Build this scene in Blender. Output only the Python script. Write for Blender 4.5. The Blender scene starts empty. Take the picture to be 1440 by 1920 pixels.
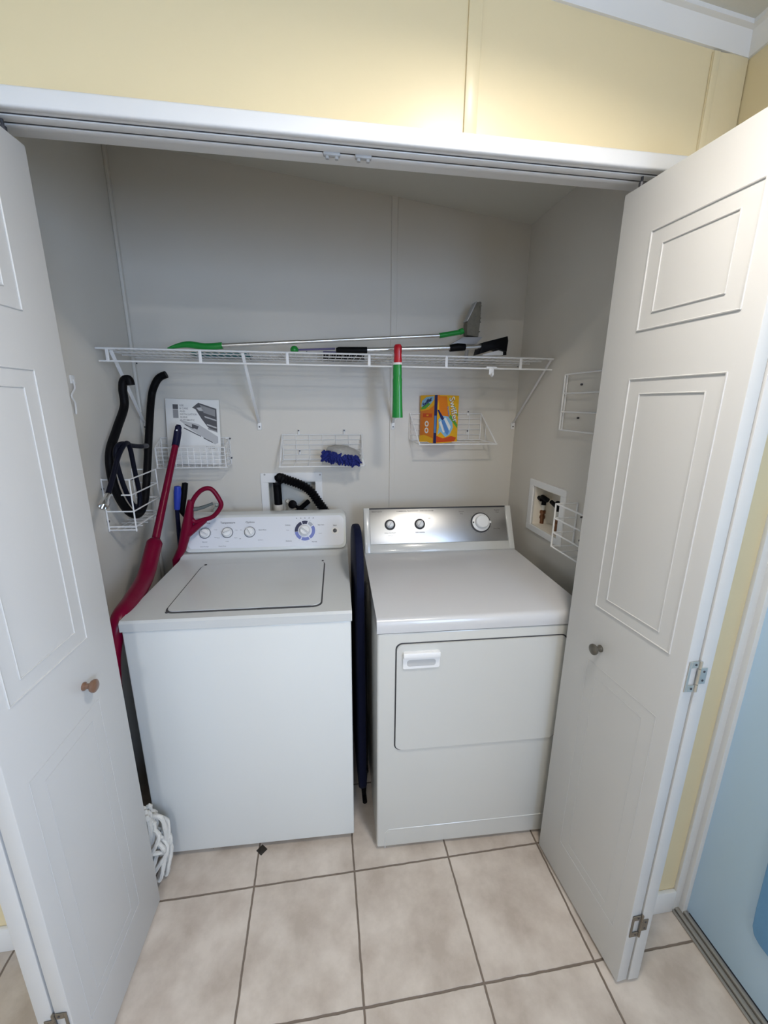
import bpy, bmesh, math, random
from mathutils import Vector, Matrix
random.seed(7)
PI = math.pi
S = bpy.context.scene
COL = S.collection

# ------------------------------------------------------------------ camera, world, light, exposure
CAM = Vector((0.78733, -1.00782, 1.56522))
FW = Vector((0.14226911, 0.95702204, -0.25272181)); RT = Vector((0.98935941, -0.14534419, 0.00655934)); UP = Vector((0.03045422, 0.25096589, 0.96751675))
FPX = 771.03
cd = bpy.data.cameras.new('camera'); cam = bpy.data.objects.new('camera', cd); COL.objects.link(cam)
cam.matrix_world = Matrix(((RT.x, UP.x, -FW.x, CAM.x), (RT.y, UP.y, -FW.y, CAM.y), (RT.z, UP.z, -FW.z, CAM.z), (0, 0, 0, 1)))
cd.sensor_fit = 'VERTICAL'; cd.sensor_height = 36; cd.lens = FPX / 1920 * 36; cd.clip_start = 0.02; cd.clip_end = 60
S.camera = cam
w = bpy.data.worlds.new('world'); S.world = w; w.use_nodes = True
w.node_tree.nodes['Background'].inputs[0].default_value = (0.62, 0.78, 1.0, 1)
w.node_tree.nodes['Background'].inputs[1].default_value = 1.0
S.view_settings.view_transform = 'Standard'; S.view_settings.look = 'None'; S.view_settings.gamma = 1; S.view_settings.use_curve_mapping = False
S.view_settings.exposure = 0.11
ROOM_BACK = -4.3
SKYLIGHT = 10; LEFT_FILL = 8; RIGHT_FILL = 60; LAMP = 170.0; KITCHEN = 112.0
def area(name, loc, aim, sx, sy, e, col):
    l = bpy.data.lights.new(name, 'AREA'); l.shape = 'RECTANGLE'; l.size = sx; l.size_y = sy; l.energy = e; l.color = col
    o = bpy.data.objects.new(name, l); COL.objects.link(o); o.location = loc
    o.rotation_euler = (Vector(aim) - Vector(loc)).to_track_quat('-Z', 'Y').to_euler(); return o
# daylight through the back window, then a left-wall window added as fill
area('window_daylight', (0.55, ROOM_BACK - 0.12, 1.55), (0.55, 0, 1.30), 0.86, 1.0, SKYLIGHT, (0.42, 0.64, 1.0))
area('left_fill_daylight', (-1.62, -2.0, 1.55), (1.5, -1.0, 1.1), 1.3, 1.0, LEFT_FILL, (0.72, 0.85, 1.0))

area('right_fill_daylight', (1.90, -2.35, 1.60), (0.0, -0.4, 1.1), 1.3, 1.0, RIGHT_FILL, (0.50, 0.68, 1.0))  # right-wall window light added to turn the left folding door bluish

# ------------------------------------------------------------------ helpers
def at(px, py, ax, v):
    d = FW + RT * ((px - 720) / FPX) - UP * ((py - 960) / FPX)
    return CAM + d * ((v - CAM[ax]) / d[ax])
def atx(px, py, v): return at(px, py, 0, v)
def aty(px, py, v): return at(px, py, 1, v)

MATS = {}
def mat(name, col, rough=0.5, metal=0.0, bump=0.0, bscale=60, vary=0.0, vscale=6, emit=0, trans=0, coat=0, spec=0.5, alpha=1):
    if name in MATS: return MATS[name]
    m = bpy.data.materials.new(name); m.use_nodes = True; nt = m.node_tree; b = nt.nodes['Principled BSDF']
    b.inputs['Base Color'].default_value = (*col, 1); b.inputs['Roughness'].default_value = rough; b.inputs['Metallic'].default_value = metal
    b.inputs['Specular IOR Level'].default_value = spec
    b.inputs['Coat Weight'].default_value = coat
    if trans: b.inputs['Transmission Weight'].default_value = trans
    if emit: b.inputs['Emission Color'].default_value = (*col, 1); b.inputs['Emission Strength'].default_value = emit
    tc = nt.nodes.new('ShaderNodeTexCoord')
    if vary:
        n = nt.nodes.new('ShaderNodeTexNoise'); n.inputs['Scale'].default_value = vscale; n.inputs['Detail'].default_value = 5
        r = nt.nodes.new('ShaderNodeMix'); r.data_type = 'RGBA'
        r.inputs[6].default_value = (*[c * (1 - vary) for c in col], 1); r.inputs[7].default_value = (*[min(1, c * (1 + vary)) for c in col], 1)
        nt.links.new(tc.outputs['Object'], n.inputs['Vector']); nt.links.new(n.outputs['Fac'], r.inputs[0]); nt.links.new(r.outputs[2], b.inputs['Base Color'])
    if bump:
        n = nt.nodes.new('ShaderNodeTexNoise'); n.inputs['Scale'].default_value = bscale; n.inputs['Detail'].default_value = 4
        bp = nt.nodes.new('ShaderNodeBump'); bp.inputs['Strength'].default_value = bump; bp.inputs['Distance'].default_value = 0.002
        nt.links.new(tc.outputs['Object'], n.inputs['Vector']); nt.links.new(n.outputs['Fac'], bp.inputs['Height']); nt.links.new(bp.outputs['Normal'], b.inputs['Normal'])
    MATS[name] = m; return m

closet_white = mat('closet_wall_paint', (0.66, 0.63, 0.575), 0.42, bump=0.12, bscale=35, vary=0.02)
yellow = mat('yellow_wall_paint', (0.76, 0.645, 0.41), 0.33, bump=0.2, bscale=45, vary=0.02)
trim_white = mat('white_trim_paint', (0.76, 0.76, 0.76), 0.35)
ceil_m = mat('ceiling_paint', (0.62, 0.61, 0.55), 0.8, bump=0.3, bscale=90)
door_m = mat('door_white_paint', (0.58, 0.575, 0.565), 0.42, bump=0.12, bscale=30)
ext_m = mat('entry_door_daylight_blue', (0.55, 0.75, 0.95), 0.38, bump=0.1, bscale=20)  # blue daylight on the entry door is put into its base colour
enamel = mat('washer_enamel', (0.68, 0.70, 0.695), 0.22, coat=0.3)
enamel_top = mat('washer_lid_enamel', (0.57, 0.585, 0.585), 0.28, coat=0.2, vary=0.02, vscale=9)
dryer_m = mat('dryer_enamel', (0.58, 0.58, 0.555), 0.24, coat=0.3)
plastic_w = mat('white_plastic', (0.80, 0.80, 0.80), 0.35)
plastic_g = mat('grey_plastic', (0.42, 0.42, 0.42), 0.45)
console_m = mat('console_plastic', (0.72, 0.74, 0.79), 0.3)
gap_m = mat('dark_gap', (0.05, 0.05, 0.055), 0.8)
wire_m = mat('white_wire_coating', (0.80, 0.80, 0.80), 0.35)
black_m = mat('black_rubber', (0.003, 0.003, 0.004), 0.5, spec=.12)
navyhose = mat('navy_black_rubber', (0.003, 0.004, 0.012), 0.5, spec=.15)
steel = mat('brushed_steel', (0.60, 0.60, 0.60), 0.36, metal=1.0)
chrome = mat('chrome', (0.7, 0.7, 0.7), 0.15, metal=1.0)
alu = mat('aluminium_tube', (0.75, 0.75, 0.75), 0.3, metal=1.0)
screw_m = mat('dark_screw', (0.08, 0.08, 0.09), 0.4, metal=0.6)
magenta = mat('magenta_plastic', (0.15, 0.001, 0.022), 0.33, spec=.2)
navy_m = mat('navy_plastic', (0.004, 0.005, 0.030), 0.5, spec=.2)
blue_m = mat('blue_plastic', (0.02, 0.05, 0.42), 0.35)
green_m = mat('green_plastic', (0.01, 0.26, 0.04), 0.3, coat=0.3)
red_m = mat('red_plastic', (0.50, 0.008, 0.02), 0.3, coat=0.3)
print_m = mat('grey_print', (0.22, 0.23, 0.26), 0.6)
ink = mat('black_ink', (0.03, 0.03, 0.035), 0.6)
pvc = mat('pvc_pipe', (0.76, 0.73, 0.66), 0.4)
brass = mat('aged_brass', (0.20, 0.09, 0.045), 0.35, metal=0.8)
hinge_m = mat('satin_nickel', (0.66, 0.66, 0.62), 0.3, metal=0.9)
hinge_d = mat('dark_nickel', (0.22, 0.19, 0.15), 0.45, metal=0.7)  # darker nickel for the lowest hinges
wood_m = mat('brown_wood_knob', (0.17, 0.09, 0.055), 0.3, vary=0.2, vscale=40, coat=0.4)
bronze_m = mat('dark_bronze_knob', (0.13, 0.12, 0.10), 0.3, metal=0.5)
yarn_m = mat('white_cotton_yarn', (0.60, 0.59, 0.56), 0.95, bump=0.9, bscale=200)

def finish(bm, smooth=True, ang=0.6):
    bmesh.ops.remove_doubles(bm, verts=bm.verts, dist=1e-6)
    bmesh.ops.recalc_face_normals(bm, faces=bm.faces)
    if smooth:
        for f in bm.faces: f.smooth = True
        for e in bm.edges:
            if len(e.link_faces) == 2 and e.calc_face_angle(0) > ang: e.smooth = False
            elif len(e.link_faces) != 2: e.smooth = False
def obj(name, bm, m, parent=None, world=True, smooth=True, label=None, kind=None, mats=None):
    finish(bm, smooth)
    me = bpy.data.meshes.new(name)
    if parent is not None and world:
        bm.transform(Matrix.Translation(-ROOT(parent)))
    bm.to_mesh(me); bm.free()
    for x in (mats or [m]): me.materials.append(x)
    o = bpy.data.objects.new(name, me); COL.objects.link(o)
    if parent is not None: o.parent = parent
    if label: o['label'] = label
    if kind: o['kind'] = kind
    return o
def ROOT(o):
    v = Vector((0, 0, 0))
    while o is not None: v = v + Vector(o.location); o = o.parent
    return v
def thing(name, label, cat, loc=(0, 0, 0), rz=0, group=None):
    o = bpy.data.objects.new(name, None); COL.objects.link(o); o.location = loc; o.rotation_euler = (0, 0, rz); o.empty_display_size = 0.05
    o['label'] = label; o['category'] = cat
    if group: o['group'] = group
    return o
def single(name, bm, m, label, cat, group=None, smooth=True, mats=None):
    xs = [v.co for v in bm.verts]
    c = Vector(((min(v.x for v in xs) + max(v.x for v in xs)) / 2, (min(v.y for v in xs) + max(v.y for v in xs)) / 2, min(v.z for v in xs)))
    bm.transform(Matrix.Translation(-c))
    o = obj(name, bm, m, None, smooth=smooth, mats=mats); o.location = c; o['label'] = label; o['category'] = cat
    if group: o['group'] = group
    return o
def struct(name, bm, m, smooth=False, mats=None, label=None):
    return obj(name, bm, m, None, smooth=smooth, kind='structure', mats=mats, label=label)

def NB(): return bmesh.new()
def box(bm, a, b, bev=0, seg=2, mi=0, M=None):
    n = bmesh.new(); r = bmesh.ops.create_cube(n, size=1)
    for v in n.verts:
        v.co = Vector(((a[0] + b[0]) / 2 + v.co.x * (b[0] - a[0]), (a[1] + b[1]) / 2 + v.co.y * (b[1] - a[1]), (a[2] + b[2]) / 2 + v.co.z * (b[2] - a[2])))
    if bev: bmesh.ops.bevel(n, geom=list(n.edges), offset=bev, segments=seg, profile=0.5, affect='EDGES')
    merge(bm, n, M, mi); return bm
def merge(bm, n, M=None, mi=0):
    if M is not None: n.transform(M)
    n.verts.index_update(); vs = [bm.verts.new(v.co) for v in n.verts]
    for f in n.faces:
        try: g = bm.faces.new([vs[v.index] for v in f.verts]); g.material_index = mi
        except ValueError: pass
    n.free()
def prism(bm, pts, d, mi=0, bev=0):
    """pts: planar 3-D polygon, d: extrusion vector"""
    n = bmesh.new(); d = Vector(d)
    a = [n.verts.new(Vector(p)) for p in pts]; b = [n.verts.new(Vector(p) + d) for p in pts]
    n.faces.new(a); n.faces.new(b[::-1]); k = len(a)
    for i in range(k): n.faces.new((a[i], b[i], b[(i + 1) % k], a[(i + 1) % k]))
    bmesh.ops.recalc_face_normals(n, faces=n.faces)
    if bev: bmesh.ops.bevel(n, geom=list(n.edges), offset=bev, segments=2, profile=0.5, affect='EDGES')
    merge(bm, n, None, mi); return bm
def spline(pts, n=8, closed=False):
    P = [Vector(p) for p in pts]; out = []; m = len(P)
    for i in range(m if closed else m - 1):
        if closed: a, b, c, d = P[i - 1], P[i], P[(i + 1) % m], P[(i + 2) % m]
        else: a, b, c, d = P[max(i - 1, 0)], P[i], P[i + 1], P[min(i + 2, m - 1)]
        for k in range(n):
            t = k / n; out.append(0.5 * ((2 * b) + (c - a) * t + (2 * a - 5 * b + 4 * c - d) * t * t + (3 * b - a - 3 * c + d) * t ** 3))
    if not closed: out.append(P[-1])
    return out
def tube(bm, pts, r, seg=8, closed=False, mi=0, sx=1.0, cap=True):
    P = [Vector(p) for p in pts]; n = len(P)
    R = r if isinstance(r, (list, tuple)) else [r] * n
    t0 = (P[1] - P[0]).normalized(); u = t0.orthogonal().normalized(); rings = []
    for i, p in enumerate(P):
        if closed: t = (P[(i + 1) % n] - P[i - 1])
        else: t = P[min(i + 1, n - 1)] - P[max(i - 1, 0)]
        t = t.normalized() if t.length > 1e-9 else t0
        u = (u - t * u.dot(t)); u = u.normalized() if u.length > 1e-6 else t.orthogonal().normalized(); v = t.cross(u)
        rings.append([bm.verts.new(p + (u * math.cos(2 * PI * k / seg) * sx + v * math.sin(2 * PI * k / seg)) * R[i]) for k in range(seg)])
    for i in range(n if closed else n - 1):
        a, b = rings[i], rings[(i + 1) % n]
        for k in range(seg):
            f = bm.faces.new((a[k], a[(k + 1) % seg], b[(k + 1) % seg], b[k])); f.material_index = mi
    if not closed and cap:
        for q in (rings[0], rings[-1]):
            f = bm.faces.new(q); f.material_index = mi
    return bm
def lathe(bm, prof, c=(0, 0, 0), axis=(0, 0, 1), seg=24, mi=0):
    """prof: (radius, height) along axis from c"""
    ax = Vector(axis).normalized(); u = ax.orthogonal().normalized(); v = ax.cross(u); c = Vector(c); rings = []
    for r, h in prof:
        rings.append([bm.verts.new(c + ax * h + (u * math.cos(2 * PI * k / seg) + v * math.sin(2 * PI * k / seg)) * max(r, 1e-5)) for k in range(seg)])
    for i in range(len(rings) - 1):
        for k in range(seg):
            f = bm.faces.new((rings[i][k], rings[i][(k + 1) % seg], rings[i + 1][(k + 1) % seg], rings[i + 1][k])); f.material_index = mi
    for q in (rings[0], rings[-1]):
        f = bm.faces.new(q); f.material_index = mi
    return bm
def frame_basis(o, x, y):
    x = Vector(x).normalized(); y = Vector(y); y = (y - x * y.dot(x)).normalized(); z = x.cross(y)
    return Matrix(((x.x, y.x, z.x, o[0]), (x.y, y.y, z.y, o[1]), (x.z, y.z, z.z, o[2]), (0, 0, 0, 1)))
def text_bm(s, size, M, ext=0.0002, bold=0.0, align='CENTER', sx=1.0, shear=0):
    c = bpy.data.curves.new('txt', 'FONT'); c.body = s; c.size = size; c.extrude = ext; c.align_x = align; c.align_y = 'CENTER'; c.resolution_u = 2; c.offset = bold; c.shear = shear
    o = bpy.data.objects.new('txt', c); COL.objects.link(o); bpy.context.view_layer.update()
    me = bpy.data.meshes.new_from_object(o.evaluated_get(bpy.context.evaluated_depsgraph_get()))
    n = bmesh.new(); n.from_mesh(me); n.transform(M @ Matrix.Diagonal((sx, 1, 1, 1)))
    bpy.data.objects.remove(o); bpy.data.curves.remove(c); bpy.data.meshes.remove(me)
    return n
def rrect(w, h, r, n=5):
    out = []
    for cx, cy, a0 in ((w / 2 - r, h / 2 - r, 0), (-w / 2 + r, h / 2 - r, 90), (-w / 2 + r, -h / 2 + r, 180), (w / 2 - r, -h / 2 + r, 270)):
        for k in range(n + 1):
            a = math.radians(a0 + 90 * k / n); out.append((cx + r * math.cos(a), cy + r * math.sin(a)))
    return out
def flat(bm, M, pts, t=0.0006, mi=0):
    d = (M.to_3x3() @ Vector((0, 0, 1))) * t
    prism(bm, [M @ Vector((p[0], p[1], 0)) for p in pts], d, mi)
def disc(n, r, cx=0, cy=0, a0=0, a1=360): return [(cx + r * math.cos(math.radians(a0 + (a1 - a0) * k / n)), cy + r * math.sin(math.radians(a0 + (a1 - a0) * k / n))) for k in range(n)]

# ------------------------------------------------------------------ floor with square tiles
XR, D, XL = 1.745, 0.983, 0.0
zc = lambda x: 2.350 + 0.105 * (1.745 - x)
fm = bpy.data.materials.new('beige_floor_tile'); fm.use_nodes = True; nt = fm.node_tree; B = nt.nodes['Principled BSDF']
def N(t, **k):
    n = nt.nodes.new(t)
    for a, b in k.items(): setattr(n, a, b)
    return n
def mth(op, a, b=None, c=None):
    n = N('ShaderNodeMath', operation=op)
    for i, v in enumerate((a, b, c)):
        if v is None: continue
        if isinstance(v, (int, float)): n.inputs[i].default_value = v
        else: nt.links.new(v, n.inputs[i])
    return n.outputs[0]
tc = N('ShaderNodeTexCoord'); sp = N('ShaderNodeSeparateXYZ'); nt.links.new(tc.outputs['Object'], sp.inputs[0])
nz = N('ShaderNodeTexNoise'); nz.inputs['Scale'].default_value = 30; nt.links.new(tc.outputs['Object'], nz.inputs['Vector'])
wob = mth('MULTIPLY', mth('SUBTRACT', nz.outputs['Fac'], 0.5), 0.004)
T = 0.3368
def edge(axis, off):
    u = mth('DIVIDE', mth('SUBTRACT', mth('ADD', sp.outputs[axis], wob), off), T)
    return mth('MULTIPLY', mth('ABSOLUTE', mth('SUBTRACT', mth('FRACT', mth('ADD', u, 0.5)), 0.5)), T)
ex, ey = edge(0, 0.5141), edge(1, 0.0586)
dist = mth('MINIMUM', ex, ey)
gr = N('ShaderNodeMapRange'); gr.inputs['From Min'].default_value = 0.0022; gr.inputs['From Max'].default_value = 0.0036; nt.links.new(dist, gr.inputs['Value'])
n1 = N('ShaderNodeTexNoise'); n1.inputs['Scale'].default_value = 7; n1.inputs['Detail'].default_value = 8; n1.inputs['Roughness'].default_value = 0.6; nt.links.new(tc.outputs['Object'], n1.inputs['Vector'])
cr = N('ShaderNodeValToRGB'); cr.color_ramp.elements[0].position = 0.36; cr.color_ramp.elements[0].color = (0.43, 0.36, 0.30, 1); cr.color_ramp.elements[1].position = 0.64; cr.color_ramp.elements[1].color = (0.61, 0.535, 0.465, 1)
nt.links.new(n1.outputs['Fac'], cr.inputs[0])
# chipped corner beside the washer, and tiny pits
chip = mth('ADD', mth('ABSOLUTE', mth('SUBTRACT', sp.outputs[0], 0.524)), mth('ABSOLUTE', mth('SUBTRACT', sp.outputs[1], 0.176)))
chm = mth('LESS_THAN', chip, 0.020)
vo = N('ShaderNodeTexVoronoi'); vo.inputs['Scale'].default_value = 5.5; nt.links.new(tc.outputs['Object'], vo.inputs['Vector'])
pit = mth('LESS_THAN', vo.outputs['Distance'], 0.018)
mx = N('ShaderNodeMix', data_type='RGBA'); mx.inputs[6].default_value = (0.17, 0.13, 0.10, 1); nt.links.new(gr.outputs[0], mx.inputs[0]); nt.links.new(cr.outputs[0], mx.inputs[7])
m2 = N('ShaderNodeMix', data_type='RGBA'); m2.inputs[7].default_value = (0.03, 0.025, 0.02, 1); nt.links.new(mth('MAXIMUM', chm, pit), m2.inputs[0]); nt.links.new(mx.outputs[2], m2.inputs[6])
nt.links.new(m2.outputs[2], B.inputs['Base Color']); B.inputs['Roughness'].default_value = 0.42
bp = N('ShaderNodeBump'); bp.inputs['Distance'].default_value = 0.004; bp.inputs['Strength'].default_value = 0.6; nt.links.new(mth('ADD', gr.outputs[0], mth('MULTIPLY', n1.outputs['Fac'], 0.25)), bp.inputs['Height']); nt.links.new(bp.outputs['Normal'], B.inputs['Normal'])
b = NB(); box(b, (-1.6, ROOM_BACK, -0.05), (1.86, 1.08, 0)); struct('floor', b, fm)

# ------------------------------------------------------------------ walls and ceiling
def slab_hole(bm, ax, v0, v1, u0, u1, z0, z1, hu0, hu1, hz0, hz1):
    def bx(a, b, c, d):
        if ax == 1: box(bm, (a, v0, c), (b, v1, d))
        else: box(bm, (v0, a, c), (v1, b, d))
    bx(u0, hu0, z0, z1); bx(hu1, u1, z0, z1); bx(hu0, hu1, z0, hz0); bx(hu0, hu1, hz1, z1)
b = NB(); slab_hole(b, 1, D, D + 0.1, -0.1, XR + 0.1, 0, 2.56, 0.522, 0.752, 0.95, 1.205)
for x0 in (1.108,): box(b, (x0, D - 0.006, 0), (x0 + 0.026, D, zc(x0)), 0.0012)
struct('wall_back', b, closet_white)
b = NB(); box(b, (-0.1, 0.09, 0), (XL, D, 2.56)); box(b, (0, D - 0.02, 0), (0.012, D, zc(0)), 0.003); struct('wall_left', b, closet_white)
b = NB(); slab_hole(b, 0, XR, XR + 0.1, 0.09, D, 0, 2.40, 0.498, 0.722, 1.028, 1.210)
struct('wall_right', b, closet_white)
X0, X1, HZ = 0.118, 1.617, 2.116
b = NB(); prism(b, [(-1.5, 0, 0), (X0, 0, 0), (X0, 0, HZ), (X1, 0, HZ), (X1, 0, 0), (XR + .002, 0, 0), (XR + .002, 0, zc(XR)), (-1.5, 0, zc(-1.5))], (0, 0.09, 0))
b.normal_update()
for f in b.faces:
    if f.normal.y > 0.5 : f.material_index = 1
bmesh.ops.recalc_face_normals(b, faces=b.faces)
for f in b.faces: f.material_index = 1 if f.normal.y > 0.5 else 0
struct('wall_front', b, yellow, mats=[yellow, closet_white])
b = NB(); box(b, (1.100, -0.005, HZ), (1.128, 0, zc(1.128) - .03), 0.0015); struct('trim_1', b, yellow, smooth=True)
b = NB(); box(b, (1.655, -0.004, HZ), (XR, 0, zc(XR) - .035), 0.0015); box(b, (1.656, -0.0065, HZ), (1.672, -0.003, zc(XR) - .035), 0.0015)
struct('trim_2', b, yellow, smooth=True)
# ceiling, one sloping plane
b = NB(); prism(b, [(-1.6, ROOM_BACK, zc(-1.6)), (1.95, ROOM_BACK, zc(1.95)), (1.95, ROOM_BACK, zc(1.95) + .08), (-1.6, ROOM_BACK, zc(-1.6) + .08)], (0, 1.2 - ROOM_BACK, 0)); struct('ceiling', b, ceil_m)
# room walls; the right one has the entry door recess
RX = 1.747
b = NB()
prism(b, [(RX, 0.09, 0), (RX, -0.19, 0), (RX, -0.19, 2.08), (RX, -1.14, 2.08), (RX, -1.14, 0), (RX, -1.65, 0), (RX, -1.65, 2.45), (RX, 0.09, 2.45)], (0.10, 0, 0))
slab_hole(b, 0, RX, RX + .10, ROOM_BACK, -1.65, 0, 2.45, -3.05, -1.72, 1.03, 2.12)
box(b, (1.847, -0.19, 0), (1.97, -0.02, 2.2)); box(b, (1.847, -1.3, 0), (1.97, -1.14, 2.2)); box(b, (1.847, -1.14, 2.08), (1.97, -0.19, 2.2))
struct('wall_room_right', b, yellow)
b = NB(); slab_hole(b, 1, ROOM_BACK - .1, ROOM_BACK, -1.6, 1.85, 0, 2.75, 0.10, 1.0, 1.03, 2.07); struct('wall_room_back', b, yellow)
b = NB(); slab_hole(b, 0, -1.6, -1.5, ROOM_BACK, 0.0, 0, 2.75, -2.7, -1.3, 1.03, 2.07); struct('wall_room_left', b, yellow)
def window(name, ax, v, u0, u1, z0, z1):
    b = NB()
    def bx(a, c, d, e, t):
        if ax == 1: box(b, (a, v - t, d), (c, v + t, e), .004)
        else: box(b, (v - t, a, d), (v + t, c, e), .004)
    bx(u0, u0 + .04, z0, z1, .03); bx(u1 - .04, u1, z0, z1, .03); bx(u0, u1, z0, z0 + .04, .03); bx(u0, u1, z1 - .04, z1, .03)
    bx(u0, u1, (z0 + z1) / 2 - .015, (z0 + z1) / 2 + .015, .02)
    struct(name, b, trim_white, smooth=True)
window('window_1', 1, ROOM_BACK - .03, 0.10, 1.0, 1.03, 2.07)
window('added_window_right', 0, RX + .03, -3.05, -1.72, 1.03, 2.12)  # unseen window, added to match the blue fill on the left door
window('added_window_left', 0, -1.53, -2.7, -1.3, 1.03, 2.07)  # unseen window, added to match the fill light from the left
# crown moulding, follows the slope
b = NB()
prof = [(0, -0.040), (0.006, -0.040), (0.010, -0.034), (0.020, -0.018), (0.026, -0.010), (0.036, -0.008), (0.036, 0.0), (0, 0.0)]
def crown(pts_fn):
    b = NB(); a = [b.verts.new(Vector(p)) for p in pts_fn(0)]; c = [b.verts.new(Vector(p)) for p in pts_fn(1)]
    b.faces.new(a); b.faces.new(c[::-1])
    for i in range(len(a)): b.faces.new((a[i], c[i], c[(i + 1) % len(a)], a[(i + 1) % len(a)]))
    return b
def c1(k):
    out = []
    for p, z in prof:
        x = (-1.5, RX - p)[k]; out.append((x, -p, zc(x) + z))
    return out
struct('trim_3', crown(c1), trim_white, smooth=True)
def c2(k):
    return [(RX - p, (ROOM_BACK, -p)[k], zc(RX - p) + z) for p, z in prof]
struct('trim_4', crown(c2), trim_white, smooth=True)
# opening casing and head jamb
b = NB()
box(b, (X0 - .031, -.015, HZ - .033), (X1 + .031, 0.001, HZ), .005, 3)
box(b, (X0 - .031, -.015, 0), (X0, 0.001, HZ - .034), .004, 2); box(b, (X1, -.015, 0), (X1 + .031, 0.001, HZ - .034), .004, 2)
box(b, (X0, -.001, HZ - .030), (X1, .090, HZ), .001)
struct('trim_5', b, trim_white, smooth=True)
z1 = HZ - .030
t = thing('door_track', 'white metal bifold track running under the header of the closet opening', 'track', (0.87, .036, z1 - .004))
b = NB()
for y0, y1 in ((.0135, .035), (.0425, .060)): box(b, (X0, y0, z1 - .0035), (X1, y1, z1), .0012)
box(b, (X0, .034, z1 - .0006), (X1, .0435, z1)); obj('channel', b, trim_white, t)
b = NB(); box(b, (X0, .0352, z1 - .0012), (X1, .0423, z1 - .0005)); obj('slot', b, gap_m, t, label='dark slot of the track')
b = NB(); box(b, (X0, .0115, z1 - .0012), (X1, .0134, z1)); obj('seam', b, gap_m, t)
for px in (622, 681):
    c = aty(px, 290, .041); b = NB(); box(b, (c.x - .018, .034, z1 - .009), (c.x + .018, .046, z1 - .0015), .0025)
    for q_ in (-.010, .010): tube(b, [(c.x + q_, .040, z1 - .008), (c.x + q_, .040, z1 - .014)], .004)
    obj('roller', b, plastic_g, t)
# baseboards
b = NB(); box(b, (-1.5, -.014, 0), (X0 - .031, 0, .088), .004); struct('baseboard_left', b, trim_white, smooth=True)
b = NB(); box(b, (RX, -.203, 0), (1.849, -.19, .085), .003); struct('baseboard_right', b, trim_white, smooth=True)
# entry door: jamb strip, slab, threshold
b = NB(); box(b, (1.849, -.200, 0), (1.880, -.188, 2.08), .002); box(b, (1.872, -.215, 0.0), (1.90, -.195, 2.08), .002); box(b, (1.849, -1.14, 0), (1.880, -1.128, 2.08), .002); box(b, (1.849, -1.14, 2.068), (1.88, -.19, 2.08), .002); struct('trim_6', b, trim_white, smooth=True)
d3 = bpy.data.objects.new('door_3', None); COL.objects.link(d3); d3.location = (1.89, -.66, 0.02); d3['kind'] = 'structure'
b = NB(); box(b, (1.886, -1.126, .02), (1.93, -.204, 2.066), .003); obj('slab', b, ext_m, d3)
b = NB(); lathe(b, [(.028, 0), (.028, .006), (.012, .01), (.012, .035), (.026, .045), (.028, .06), (.018, .072), (0, .074)], (1.886, -1.06, .95), (-1, 0, 0)); obj('door_knob', b, hinge_m, d3)
b = NB(); box(b, (1.848, -1.14, 0), (1.856, -.19, .007), .0015); box(b, (1.858, -1.14, 0), (1.872, -.19, .012), .003); box(b, (1.874, -1.14, 0), (1.886, -.19, .017), .002); struct('trim_7', b, mat('threshold_metal', (.36, .34, .31), .4, metal=.5), smooth=True)
b = NB(); box(b, (1.856, -1.14, -.02), (1.97, -.19, .0)); struct('trim_8', b, gap_m)

# ------------------------------------------------------------------ bifold doors
DZ0, DZ1 = 0.012, 2.056
def bead(bm, p0, u, n, u0, u1, z0, z1, r=.0042):
    """raised rectangular bead on a face: p0 + u*s, z, offset n"""
    pts = [p0 + u * s + Vector((0, 0, z)) + n * .0006 for s, z in ((u0, z0), (u1, z0), (u1, z1), (u0, z1))]
    for i in range(4):
        a, c = pts[i], pts[(i + 1) % 4]; e = (c - a).normalized()
        tube(bm, [a - e * r * .3, c + e * r * .3], r * .75, 6)
def panel_mesh(lead, hinge, n, th=.032):
    """slab from lead edge to hinge edge; visible face contains both, thickness goes along -n"""
    b = NB(); lead = Vector((*lead, 0)); hinge = Vector((*hinge, 0)); u = (hinge - lead); L = u.length; u.normalize()
    k = NB()
    M = frame_basis(lead, u, Vector((0, 0, 1)))
    sgn = 1 if (M.to_3x3() @ Vector((0, 0, 1))).dot(n) < 0 else -1
    box(k, (0, DZ0, min(0, sgn * th)), (L, DZ1, max(0, sgn * th)), .0022, 2); merge(b, k, M)
    for z0, z1_, ins in ((1.738, 1.945, .036), (1.025, 1.628, .036), (0.16, .855, .036)):
        q = .22 if z0 < .5 else .85; bead(b, lead, u, n, .102, L - .043, z0, z1_, .0034 * q); bead(b, lead, u, n, .102 + ins, L - .043 - ins, z0 + ins * .95, z1_ - ins * .95, .0028 * q)
    return b
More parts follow.
